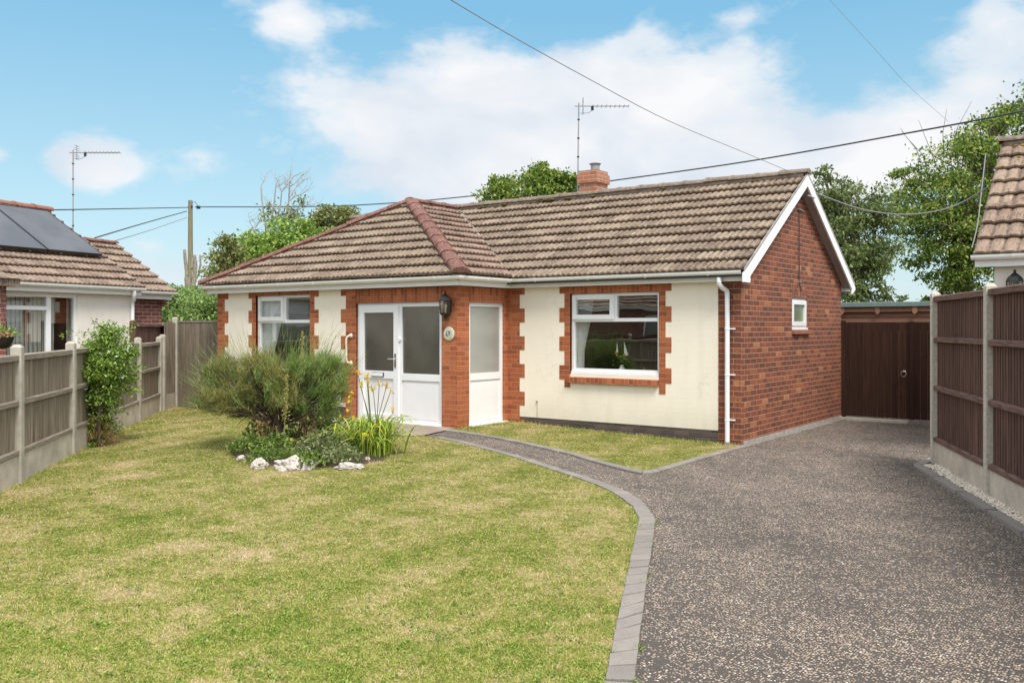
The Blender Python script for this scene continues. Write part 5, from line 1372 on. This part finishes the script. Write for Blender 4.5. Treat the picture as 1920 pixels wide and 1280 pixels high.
# bare tree
bt = thing('bare_tree', gpt(510, 600, 36), 'nearly leafless grey tree standing above the left hip of the roof', 'tree')
mb = MB()
def branch(pts, r0, r1=.01, Z=36): mb.tube([D(u, v, Z + i * .15) for i, (u, v) in enumerate(pts)], [r0 + (r1 - r0) * i / (len(pts) - 1) for i in range(len(pts))], 6)
branch([(512, 620), (508, 520), (503, 445), (498, 420)], .12, .05)
for pts, r0 in (([(503, 440), (495, 405), (491, 375), (489, 350), (495, 338), (500, 325)], .05), ([(505, 435), (510, 405), (514, 380), (517, 350), (522, 335), (525, 328)], .05), ([(508, 440), (520, 410), (526, 385), (528, 360), (537, 348), (545, 340)], .045),
                ([(530, 430), (536, 405), (541, 380), (543, 350), (544, 330), (546, 310)], .055), ([(541, 378), (553, 368), (565, 365), (578, 355), (587, 340)], .03), ([(543, 372), (556, 350), (561, 345), (570, 338), (580, 335)], .022), ([(541, 352), (552, 345), (565, 330), (570, 322)], .022),
                ([(473, 445), (476, 432), (468, 415), (465, 400)], .025), ([(476, 432), (485, 418), (491, 405)], .022), ([(475, 470), (475, 450), (475, 432)], .04), ([(512, 620), (530, 470), (532, 440), (530, 430)], .09), ([(528, 360), (522, 345), (516, 330)], .015), ([(510, 400), (505, 388), (498, 370)], .014),
                ([(547, 400), (560, 388), (575, 385), (600, 380)], .016), ([(520, 408), (540, 398), (560, 392), (590, 384)], .018), ([(503, 438), (518, 420), (534, 402), (545, 395)], .03), ([(517, 352), (528, 346), (535, 343)], .012), ([(543, 345), (549, 335), (552, 328)], .012)):
    branch(pts, r0 * .8, .006)
    for k in range(9):
        i_ = random.randrange(0, len(pts) - 1); a_ = random.random(); u_ = pts[i_][0] * (1 - a_) + pts[i_ + 1][0] * a_; v_ = pts[i_][1] * (1 - a_) + pts[i_ + 1][1] * a_; du, dv = random.uniform(-14, 20), random.uniform(-22, -6)
        branch([(u_, v_), (u_ + du * .5, v_ + dv * .35), (u_ + du, v_ + dv)], .010, .004)
mb.build('trunk', M['greybark'], bt, True)
P_ = np.concatenate([np.array(D(u, v, 36)) + rng.normal(size=(n_, 3)) * s_ for u, v, n_, s_ in ((547, 400, 130, .18), (553, 410, 110, .15), (520, 405, 60, .2), (498, 400, 60, .2), (565, 378, 60, .12), (510, 390, 40, .2), (525, 415, 60, .16))]); leaves('crown', P_, .14, M['leaf_willow'], bt)
# pollarded trunk next to the pole
st_ = thing('pollarded_tree', gpt(352, 600, 33), 'leafless pollarded tree trunk with cut limbs behind the telegraph pole', 'tree')
mb = MB()
def branch2(pts, r0, r1):
    r0 *= .62; r1 *= .62; mb.tube([D(u, v, 33) for u, v in pts], [r0 + (r1 - r0) * i / (len(pts) - 1) for i in range(len(pts))], 8)
branch2([(355, 622), (356, 575), (355, 545), (352, 520)], .30, .20); branch2([(350, 560), (350, 510), (347, 485), (346, 468)], .12, .08); branch2([(362, 560), (363, 530), (367, 500), (365, 478)], .14, .08); branch2([(363, 530), (372, 515), (376, 495), (375, 478)], .07, .045); branch2([(362, 520), (360, 495), (363, 480)], .1, .07)
branch2([(362, 545), (370, 538), (374, 534)], .03, .015); branch2([(366, 492), (380, 485), (392, 477)], .015, .008)
mb.build('trunk', M['stump'], st_, True)

# shrub growing through the low fence
sb = (-7.0, -5.35)
Zs = 12.6
tree('fence_shrub', 'bright green climbing shrub growing against the low grey fence', (sb[0], sb[1], -.05), [(200, 655, Zs, .30), (185, 690, Zs, .28), (220, 680, Zs, .28), (190, 735, Zs, .25), (215, 720, Zs, .22), (172, 740, Zs, .15), (205, 625, Zs, .2), (190, 785, Zs, .2), (175, 775, Zs, .14), (235, 660, Zs, .15), (175, 655, Zs, .17), (200, 700, Zs - .15, .25), (180, 805, Zs, .17), (200, 815, Zs, .17), (160, 700, Zs, .16), (195, 760, Zs - .1, .2), (178, 830, Zs - .1, .12)],
     M['leaf_fence'], 15000, .050, .022, cat='shrub', sub=14, spread=.33, twig_r=.005, bark='twig', aspect=.42, shell=.3,
     bare=[[(200, 640, Zs), (170, 622, Zs), (140, 624, Zs)], [(215, 640, Zs), (235, 615, Zs), (262, 606, Zs)], [(200, 630, Zs), (190, 610, Zs), (172, 600, Zs)], [(205, 630, Zs), (207, 612, Zs), (203, 603, Zs)]])
P_ = []
for path in ([(200, 640), (170, 622), (135, 626), (110, 632)], [(215, 640), (235, 615), (262, 606)], [(200, 630), (190, 610), (172, 600)], [(230, 650), (245, 625), (250, 608)], [(205, 630), (207, 612), (203, 603)], [(218, 640), (222, 620), (216, 606)]):
    for (a_, b_) in zip(path, path[1:]):
        for k in range(16): s_ = random.random(); P_.append(np.array(D(a_[0] + (b_[0] - a_[0]) * s_, a_[1] + (b_[1] - a_[1]) * s_, Zs)) + rng.normal(size=3) * .022)
fs = [o for o in bpy.data.objects if o.name == 'fence_shrub'][0]
leaves('sprays', P_, .05, M['leaf_fence'], fs, aspect=.42)
P_ = np.concatenate([np.array(D(u, v, Zs - .1)) + rng.normal(size=(n_, 3)) * (.10, .10, .05) for u, v, n_ in ((185, 815, 260), (180, 790, 150), (200, 820, 120))]); P_[:, 2] = np.maximum(P_[:, 2], .01)
blades('dead_grass', P_, rng.normal(size=(len(P_), 3)) + (0, 0, .5), .14, .005, M['brownleaf'], fs, bend=.2)['kind'] = 'stuff'
P_ = [np.array(D(u, v, Zs - .3)) for u, v in ((161, 729), (139, 679), (217, 668), (238, 655), (215, 680), (204, 660), (232, 708), (188, 662), (244, 648))]
for q in P_: leaves('white_flower', q + rng.normal(size=(7, 3)) * .008, .028, M['whitepetal'], fs)

# ------------------------------------------------------------------ the flower bed
bc = Vector((-4.28, -4.12))
bed_pts = [Vector(p) for p in ((-4.47, -5.04), (-3.95, -5.16), (-3.34, -5.11), (-2.93, -4.63), (-2.85, -4.05), (-3.15, -3.45), (-3.9, -3.0), (-4.7, -2.95), (-5.35, -3.2), (-5.6, -3.75), (-5.4, -4.4), (-4.95, -4.8))]
mb = MB(); N_ = 48; ringP = []
for k in range(N_):
    a_ = k / N_ * len(bed_pts); i = int(a_); p = bed_pts[i].lerp(bed_pts[(i + 1) % len(bed_pts)], a_ - i); ringP.append(p + Vector((random.uniform(-.03, .03), random.uniform(-.03, .03))))
rows = []
for j in range(7):
    s_ = 1 - j / 6; rows.append([(lambda q: (q.x, q.y, gh(q.x, q.y) - .01 + .11 * sm((1 - s_) * 2.2) + random.uniform(-.012, .012)))(bc + (p - bc) * s_) for p in ringP])
for a_, b_ in zip(rows, rows[1:]):
    for i in range(N_): j = (i + 1) % N_; mb.poly([a_[i], a_[j], b_[j], b_[i]])
tag(mb.build('flower_bed_soil', M['soil'], None, True), kind='structure')


def bz(x, y_): return gh(x, y_) + .08


def rock(u, v, sx, sy, sz, label, seed):
    g0 = ray_plane(u, v, (0, 0, .05), Vector((0, 0, 1))); bm = bmesh.new(); bmesh.ops.create_icosphere(bm, subdivisions=5, radius=1)
    for q in bm.verts:
        n_ = mnoise.noise(q.co * 1.3 + Vector((seed, 0, 0))) * .35 + (abs(mnoise.noise(q.co * 3.1 + Vector((seed, 5, 0)))) - .2) * .45 + (abs(mnoise.noise(q.co * 8 + Vector((seed, 5, 3)))) - .2) * .22
        q.co *= 1 + n_; q.co = Vector((q.co.x * sx, q.co.y * sy, max(q.co.z, -.3) * sz))
    me = bpy.data.meshes.new('rock'); bm.to_mesh(me); bm.free(); o = link('rock', me, M['rock'], None, True)
    o.location = (g0.x, g0.y, gh(g0.x, g0.y) + .02); o.rotation_euler = (0, 0, YAW); tag(o, label, 'rock', 'pale rocks edging the flower bed')


rock(552, 872, .22, .15, .11, 'largest white rock at the front of the flower bed', 1.0)
rock(486, 870, .085, .09, .085, 'small pale rock at the left front of the flower bed', 4.0)
rock(655, 872, .15, .09, .045, 'flat buff rock at the right front of the flower bed', 9.0)
rock(689, 860, .03, .03, .03, 'tiny pale stone under the lily leaves', 12.0)
rock(452, 857, .05, .05, .04, 'tiny grey stone at the far left of the flower bed', 15.0)

# broom shrub
Zb = 12.0
bs = D(531, 846, Zb - .1); bsb = Vector((bs.x, bs.y, .06))
br_ = thing('broom_shrub', tuple(bsb), 'large wiry olive and green broom shrub in the middle of the flower bed', 'shrub')
mb = MB(); hub = D(520, 800, Zb)
for k in range(5): mb.tube(limb_path(bsb + Vector((random.uniform(-.05, .05), random.uniform(-.05, .05), 0)), hub + Vector((random.uniform(-.15, .15), random.uniform(-.15, .15), random.uniform(-.1, .15))), 4, .1), [.028, .025, .022, .02, .018], 7)
PB, DB, GB = [], [], []
lobes = ((410, 725, .30, 0), (440, 700, .30, 0), (480, 705, .36, 0), (470, 745, .34, 0), (520, 710, .32, 0), (555, 700, .34, 1), (600, 705, .36, 1), (625, 730, .28, 1), (575, 740, .32, 1), (530, 745, .30, 0), (430, 760, .24, 0), (610, 760, .24, 1), (500, 680, .22, 0), (620, 695, .24, 1), (400, 750, .22, 0), (455, 770, .22, 0), (560, 770, .22, 1), (600, 740, .28, 1), (405, 705, .22, 0), (500, 735, .28, 0))
hubv = np.array(D(525, 790, Zb))
for (u, v, r, g_) in lobes:
    c = D(u, v, Zb + random.uniform(-.28, .28)); mb.tube(limb_path(hub, c, 4, .12), [.022, .017, .012, .009, .006], 6)
    n_ = 14
    for k in range(n_):
        q = c + Vector(rng.normal(size=3)) * r * .45; mb.tube(limb_path(hub.lerp(c, random.uniform(.4, .9)), q, 3, .12), [.006, .005, .004, .002], 5, cap=False)
    nt_ = int(34 * (r / .3) ** 2)
    for k in range(nt_):
        v_ = unit(rng.normal(size=(1, 3)))[0]; o_ = np.array(c) + v_ * (rng.random() ** .5) * r * .8 * (1, 1, .8)
        td = unit((unit((o_ - hubv)[None])[0] * .75 + np.array((0, 0, .7)) + rng.normal(size=3) * .42)[None])[0]
        m_ = int(rng.integers(55, 115)); sp_ = rng.uniform(.25, .6)
        PB.append(o_ + rng.normal(size=(m_, 3)) * .030 + td * rng.uniform(-.04, .10, (m_, 1))); DB.append(td + rng.normal(size=(m_, 3)) * sp_); GB.append(np.full(m_, g_ if rng.random() > .15 else 1 - g_))
        if k % 2 == 0: mb.tube(limb_path(hub.lerp(c, random.uniform(.3, .9)), Vector(o_), 3, .12), [.006, .005, .004, .002], 5, cap=False)
mb.build('stems', M['twig'], br_, True)
PB = np.concatenate(PB); DB = np.concatenate(DB); GB = np.concatenate(GB)
for g_, m_ in ((0, M['broom']), (1, M['broom_green'])):
    k = GB == g_; blades('twiggy_foliage', PB[k], DB[k], rng.uniform(.045, .15, k.sum()), .0050, m_, br_, bend=.03, tri=True)
# stray longer wands on top and at the left
PW, DW = [], []
for (u, v, n_, s_) in ((400, 690, 120, .14), (380, 715, 110, .12), (470, 665, 120, .12), (600, 668, 260, .16), (560, 672, 120, .14), (640, 695, 150, .12), (430, 672, 120, .12), (385, 760, 100, .12), (520, 670, 70, .14)):
    q = np.array(D(u, v, Zb)) + rng.normal(size=(n_, 3)) * s_; PW.append(q); DW.append(unit(q - hubv) + (0, 0, .5) + rng.normal(size=(n_, 3)) * .2)
blades('wands', np.concatenate(PW), np.concatenate(DW), rng.uniform(.12, .26, sum(len(q) for q in PW)), .004, M['broom_green'], br_, bend=.02, tri=True)


def clump(name, label, u, v, w_, h_, n_, m_, size, cat='plant', aspect=.5, Z=None, group=None, extra=None):
    g0 = ray_plane(u, v, (0, 0, .07), Vector((0, 0, 1))); t_ = thing(name, (g0.x, g0.y, .03), label, cat, group)
    a_ = rng.uniform(0, 2 * np.pi, n_); r_2 = np.sqrt(rng.random(n_)) * w_; hh = rng.random(n_) ** .7 * h_ * (1 - (r_2 / w_) ** 2 * .7)
    P_ = np.stack([g0.x + r_2 * np.cos(a_), g0.y + r_2 * np.sin(a_), .06 + hh], 1)
    mb_ = MB()
    for k in range(min(24, n_ // 20)): q = P_[k]; mb_.tube([(g0.x + (q[0] - g0.x) * .4, g0.y + (q[1] - g0.y) * .4, .04), tuple(q)], .004, 5)
    mb_.build('stems', M['stem'], t_); leaves('foliage', P_, size, m_, t_, aspect=aspect); return t_


clump('grey_green_plant', 'low grey green leafy plant with pale flower heads in front of the broom', 608, 852, .36, .34, 1500, M['leaf_grey'], .055)
clump('grey_green_plant', 'grey green leafy plant between the broom stem and the lily', 655, 838, .30, .36, 1200, M['leaf_grey'], .055)
clump('leafy_weed', 'dark green leafy weeds at the left end of the flower bed', 470, 842, .30, .20, 900, M['leaf_low'], .05)
clump('leafy_weed', 'dark green weeds round the foot of the broom stems', 520, 846, .30, .24, 900, M['leaf_low'], .055)
clump('leafy_weed', 'taller green weeds behind the broom stem', 585, 825, .38, .48, 900, M['leaf_low'], .06)
clump('leafy_weed', 'dark green weeds behind the left end of the bed', 490, 828, .25, .42, 300, M['leaf_low'], .06)
tg_ = clump('leafy_weed', 'green weed with a few brown leaves at the right front of the bed', 580, 868, .18, .14, 300, M['leaf_low'], .06)
clump('leafy_weed', 'low weeds just behind the small pale rock', 500, 858, .26, .12, 500, M['leaf_low'], .045)
clump('grey_green_plant', 'low grey green plant spilling over behind the flat buff rock', 640, 862, .26, .20, 800, M['leaf_grey'], .045)
clump('leafy_weed', 'green weeds in the shade under the lily leaves', 690, 842, .32, .20, 700, M['leaf_low'], .05)
clump('leafy_weed', 'tall weeds behind the grey green plants near the door', 625, 820, .34, .42, 700, M['leaf_low'], .055)
# grass tuft
g0 = ray_plane(537, 856, (0, 0, .08), Vector((0, 0, 1))); gt_ = thing('grass_tuft', (g0.x, g0.y, .05), 'fresh green grass tuft behind the largest white rock', 'grass tuft')
n_ = 500; P_ = np.array((g0.x, g0.y, .08)) + rng.normal(size=(n_, 3)) * (.09, .06, .0); blades('grass_leaves', P_, rng.normal(size=(n_, 3)) * .5 + (0, 0, .7), rng.uniform(.08, .18, n_), .005, M['leaf_low'], gt_, bend=.25)
# thin stalks
for (u, v, lb) in ((500, 838, 'bare thin stalks leaning at the left of the broom stem'), (575, 835, 'bunch of dry brown stalks right of the broom stem')):
    g0 = ray_plane(u, v, (0, 0, .07), Vector((0, 0, 1))); st2 = thing('stalk_bunch', (g0.x, g0.y, .05), lb, 'stalks', 'stalk bunches in the bed'); mb = MB()
    for k in range(16): x_, y_ = g0.x + random.gauss(0, .09), g0.y + random.gauss(0, .07); mb.tube([(x_, y_, .05), (x_ + random.gauss(0, .03), y_ + random.gauss(0, .03), .25), (x_ + random.gauss(0, .07), y_ + random.gauss(0, .05), random.uniform(.38, .55))], [.005, .004, .002], 5)
    mb.build('stems', M['brownleaf'], st2); q = np.array((g0.x, g0.y, .4)) + rng.normal(size=(40, 3)) * (.12, .1, .1); leaves('dead_leaves', q, .055, M['brownleaf'], st2, aspect=.8)
# dock seed spikes
for (u, vb, vt, Zk, lb) in ((538, 838, 702, 11.5, 'tall yellow green dock spike in front of the broom'), (567, 830, 622, 12.6, 'tall buff dock spike rising behind the broom in front of the left window')):
    b0 = D(u - 6, vb, Zk); b0.z = .06; t0 = D(u, vt, Zk); dk = thing('dock_plant', tuple(b0), lb, 'dock plant'); mb = MB(); pth = limb_path(b0, t0, 5, .015); mb.tube(pth, [.006, .006, .005, .004, .003, .002], 6); mb.build('stem', M['stem'], dk)
    n_ = 420; s_ = rng.random(n_) ** .8; bp_ = np.array([b0.lerp(t0, .38 + .62 * q) for q in s_]); P_ = bp_ + rng.normal(size=(n_, 3)) * (.020 * (1.15 - s_))[:, None]; leaves('seed_spike', P_, .02, M['dock'], dk, aspect=.8)
# day lily
lp0 = ray_plane(698, 850, (0, 0, .05), Vector((0, 0, 1))); ly = thing('day_lily', (lp0.x, lp0.y, .04), 'arching yellow green day lily with orange buds at the right end of the bed', 'lily')


def strap(mb_, base, az_, L, reach, h_, w_, seg=9):
    """arching strap leaf"""
    d = Vector((math.cos(az_), math.sin(az_), 0)); sd_ = Vector((-d.y, d.x, 0)); pv = None
    for i in range(seg + 1):
        s_ = i / seg; x_ = reach * s_ ** 1.25; z_ = h_ * (1 - (1 - 2.15 * s_ / 1.25) ** 2 * 1.0) if s_ > 0 else 0; z_ = h_ * (math.sin(min(s_ * 2.35, 3.0)) if s_ < 1 else math.sin(2.35))
        p = base + d * x_ + Vector((0, 0, max(z_, -.03))); ww = w_ * (1 - s_ ** 3) * .5 + .001
        cur = (p - sd_ * ww, p - Vector((0, 0, ww * .5)), p + sd_ * ww)
        if pv: mb_.poly([pv[0], pv[1], cur[1], cur[0]], world=True); mb_.poly([pv[1], pv[2], cur[2], cur[1]], world=True)
        pv = cur


def weld(o):
    bm_ = bmesh.new(); bm_.from_mesh(o.data); bmesh.ops.remove_doubles(bm_, verts=bm_.verts, dist=1e-5); bm_.to_mesh(o.data); bm_.free(); return o


mb = MB(); mo_ = MB()
for k in range(300):
    b0 = Vector((lp0.x + random.gauss(0, .13), lp0.y + random.gauss(0, .13), .05)); strap(mo_ if k % 11 == 0 else mb, b0, random.uniform(0, 6.28), 0, random.uniform(.14, .64), random.uniform(.20, .48), random.uniform(.014, .024))
weld(mb.build('leaves', M['lily'], ly)); weld(mo_.build('yellowed_leaves', M['lily_old'], ly))
mb = MB(); hd = []
for (ub, ut, vt) in ((690, 711, 724), (700, 688, 709), (706, 724, 726), (712, 733, 732), (684, 690, 720), (690, 671, 701), (684, 676, 724), (708, 738, 772), (694, 700, 733)):
    Zt = 11.15 + random.uniform(-.1, .1); t0 = D(ut, vt, Zt); b0 = Vector((lp0.x + random.gauss(0, .05), lp0.y + random.gauss(0, .05), .05)); mid = b0.lerp(t0, .5) + Vector((0, 0, .06)); mb.tube([b0, mid, t0], [.006, .005, .004], 6); hd.append(t0)
mb.build('flower_stems', M['stem'], ly)
for q in hd:
    PBu = np.array(q) + rng.normal(size=(9, 3)) * .012; blades('flower_bud', PBu, rng.normal(size=(len(PBu), 3)) * .6 + (0, 0, 1), rng.uniform(.04, .085, len(PBu)), .018, M['bud'], ly, bend=-.1)
# yellow flowers
yf = thing('yellow_flowers', (lp0.x - .2, lp0.y - .2, .05), 'scattered small yellow hawkbit flowers through the bed', 'flowers')
for (u, v, Zk) in ((547, 826, 11.2), (560, 831, 11.2), (638, 782, 11.5), (662, 784, 11.3), (676, 789, 11.2), (682, 815, 10.95), (688, 816, 10.95), (657, 744, 11.6), (655, 752, 11.6), (658, 736, 11.6), (651, 770, 11.5), (626, 803, 11.3), (582, 817, 11.3)):
    q = D(u, v, Zk); P_ = [np.array(q) + rng.normal(size=3) * .008 for _ in range(10)]; mb = MB(); mb.tube([(q.x + .02, q.y, .06), tuple(q)], .003, 5)
    sm_ = mb.build('flower_stem', M['stem'], yf); leaves('petals', P_, .026, M['yellow'], sm_, aspect=.8, up=1)

# ------------------------------------------------------------------ gravel strip
def inpoly(P, poly):
    x, y_ = P[:, 0], P[:, 1]; ins = np.zeros(len(P), bool); n_ = len(poly)
    for i in range(n_):
        x1, y1 = poly[i]; x2, y2 = poly[(i + 1) % n_]
        if y1 == y2: continue
        c = ((y1 > y_) != (y2 > y_)) & (x < (x2 - x1) * (y_ - y1) / (y2 - y1) + x1); ins ^= c
    return ins


n_ = 5200; tt_ = rng.random(n_); bx = np.array((2.43, -.46)) + np.outer(tt_ * 6.2, (.4226, -.9063)); off = rng.random(n_) * .26; off = off * (1 - .25 * tt_)
gp_ = bx + np.outer(off + .005, (.9063, .4226)); s_ = rng.uniform(.008, .017, n_)
octv = np.array(((1, 0, 0), (0, 1, 0), (-1, 0, 0), (0, -1, 0), (0, 0, .7), (0, 0, -.7)))
octf = ((0, 1, 4), (1, 2, 4), (2, 3, 4), (3, 0, 4), (1, 0, 5), (2, 1, 5), (3, 2, 5), (0, 3, 5))
vv = []; ff = []
for i in range(n_):
    a_ = random.uniform(0, 6.28); c_, d2 = math.cos(a_), math.sin(a_); k = len(vv); zz = .012 + rng.random() * .012
    for q in octv:
        jx, jy = q[0] * random.uniform(.7, 1.3) * s_[i], q[1] * random.uniform(.7, 1.3) * s_[i]; vv.append((gp_[i, 0] + jx * c_ - jy * d2, gp_[i, 1] + jx * d2 + jy * c_, zz + q[2] * s_[i]))
    ff += [tuple(k + j for j in f_) for f_ in octf]
me = bpy.data.meshes.new('gravel'); me.from_pydata(vv, [], ff); o = link('gravel', me, M['gravel']); tag(o, 'pale pea gravel strip along the foot of the brown fence', 'gravel', kind='stuff')

# ------------------------------------------------------------------ grass blades
lawnA = [(-16, -17), (5.6, -17)] + lawn_edge + [(-4.05, -2.42), (-6.6, -2.30), (-6.6, -1.34), (-10.2, -1.34), (-12.2, -1.0), (-11.2, -1.75), (-3.3, -8.8)]
lawnB = upper_lawn[:13] + [(0, -.02), (-3.98, -.02), (-3.98, -1.45)]


def scatter_lawn(poly, n_try, zr):
    # samples uniform in camera angle and in inverse depth: denser near the viewer
    u = rng.uniform(-420, 2100, n_try); Zmin, Zmax = zr
    inv = rng.uniform(1 / Zmax ** 1.1, 1 / Zmin ** 1.1, n_try); Z = (1 / inv) ** (1 / 1.1)
    q = np.array((CX, CY)) + np.outer(Z, fw) + np.outer((u - 960) / F * Z, rt); k = inpoly(q, poly); return q[k], Z[k]


def ghv(q):
    s3 = lambda t: (lambda c: c * c * (3 - 2 * c))(np.clip(t, 0, 1)); return .1 * s3(-q[:, 0] / 4.5) * s3((q[:, 1] + 6) / 4.5) * s3((q[:, 0] + 10.2) / 3)


for nm, poly, n_try, zr, lb in (('grass_blades', lawnA, 1050000, (3.6, 19), 'mown patchy green and straw coloured grass of the main lawn'), ('grass_blades', lawnB, 240000, (9.5, 15), 'mown grass of the small lawn strip under the right hand window')):
    q, Z = scatter_lawn(poly, n_try, zr); inb = inpoly(q, [tuple(bc + (p - bc) * .93) for p in bed_pts]); q, Z = q[~inb], Z[~inb]; n_ = len(q)
    P_ = np.column_stack([q, ghv(q) - .002]); L = rng.uniform(.008, .024, n_) * (1 + .05 * Z); wd_ = .0026 + .0006 * Z
    o = blades(nm, P_, rng.normal(size=(n_, 3)) * (1, 1, .5) * .8 + (0, 0, .6), L, wd_, M['blade'], None, bend=.25, tri=True); tag(o, lb, 'grass', kind='stuff')
    print('blades', n_)
# coarse tufts, clover and plantain standing out of the mown turf
q, Z = scatter_lawn(lawnA, 3000, (3.6, 16)); inb = inpoly(q, [tuple(bc + (p - bc) * 1.03) for p in bed_pts]); q = q[~inb]; cl = rng.integers(7, 22, len(q)); Q = np.repeat(q, cl, 0) + rng.normal(size=(cl.sum(), 2)) * .022
half = rng.random(len(Q)) < .5
o = blades('turf_tufts', np.column_stack([Q[half], ghv(Q[half])]), rng.normal(size=(half.sum(), 3)) * .6 + (0, 0, .6), rng.uniform(.02, .05, half.sum()), .0055, M['leaf_fence'], None, bend=.3, tri=True); tag(o, 'coarser green tufts of grass standing out of the lawn', 'grass', kind='stuff')
o = leaves('clover', np.column_stack([Q[~half], ghv(Q[~half]) + .010]), .014, M['leaf_fence'], None, aspect=.9, up=.1); tag(o, 'patches of clover and small weeds in the lawn', 'weeds', kind='stuff')
kp = []
for k_, (i_, a_) in enumerate([(random.randrange(1, 7), random.random()) for _ in range(26)]):
    for E_, w_2 in ((drive_edge, .6), (lawn_edge, .4)):
        if random.random() < w_2:
            p0_, p1_ = np.array(E_[i_]), np.array(E_[i_ + 1]); kp.append(p0_ * (1 - a_) + p1_ * a_ + rng.normal(size=(22, 2)) * (.018, .02))
kp = np.concatenate(kp); o = blades('kerb_weeds', np.column_stack([kp, ghv(kp) + .004]), rng.normal(size=(len(kp), 3)) * .7 + (0, 0, .6), rng.uniform(.015, .045, len(kp)), .005, M['leaf_fence'], None, bend=.25, tri=True); tag(o, 'small green weeds growing along the joints of the lawn kerb', 'weeds', kind='stuff')
# taller unmown tufts against walls, kerbs and posts
tuft = []
for (a_, b_, n_) in (((-3.9, -.06), (-.1, -.06), 900), ((-1.6, -.07), (.0, -.1), 900), ((-3.7, -8.45), (-11.2, -1.85), 1500), ((-3.95, -1.30), (-3.96, -.1), 300), ((-10.1, -1.4), (-6.7, -1.4), 500)):
    s_ = rng.random((n_, 1)); tuft.append(np.array(a_) * (1 - s_) + np.array(b_) * s_ + rng.normal(size=(n_, 2)) * .02)
q = np.concatenate(tuft); P_ = np.column_stack([q, ghv(q) - .005]); o = blades('edge_grass', P_, rng.normal(size=(len(q), 3)) * .35 + (0, 0, .8), rng.uniform(.03, .09, len(q)), .006, M['blade'], None, bend=.2, tri=True); tag(o, 'longer uncut grass along the walls, kerbs and fence foot', 'grass', kind='stuff')
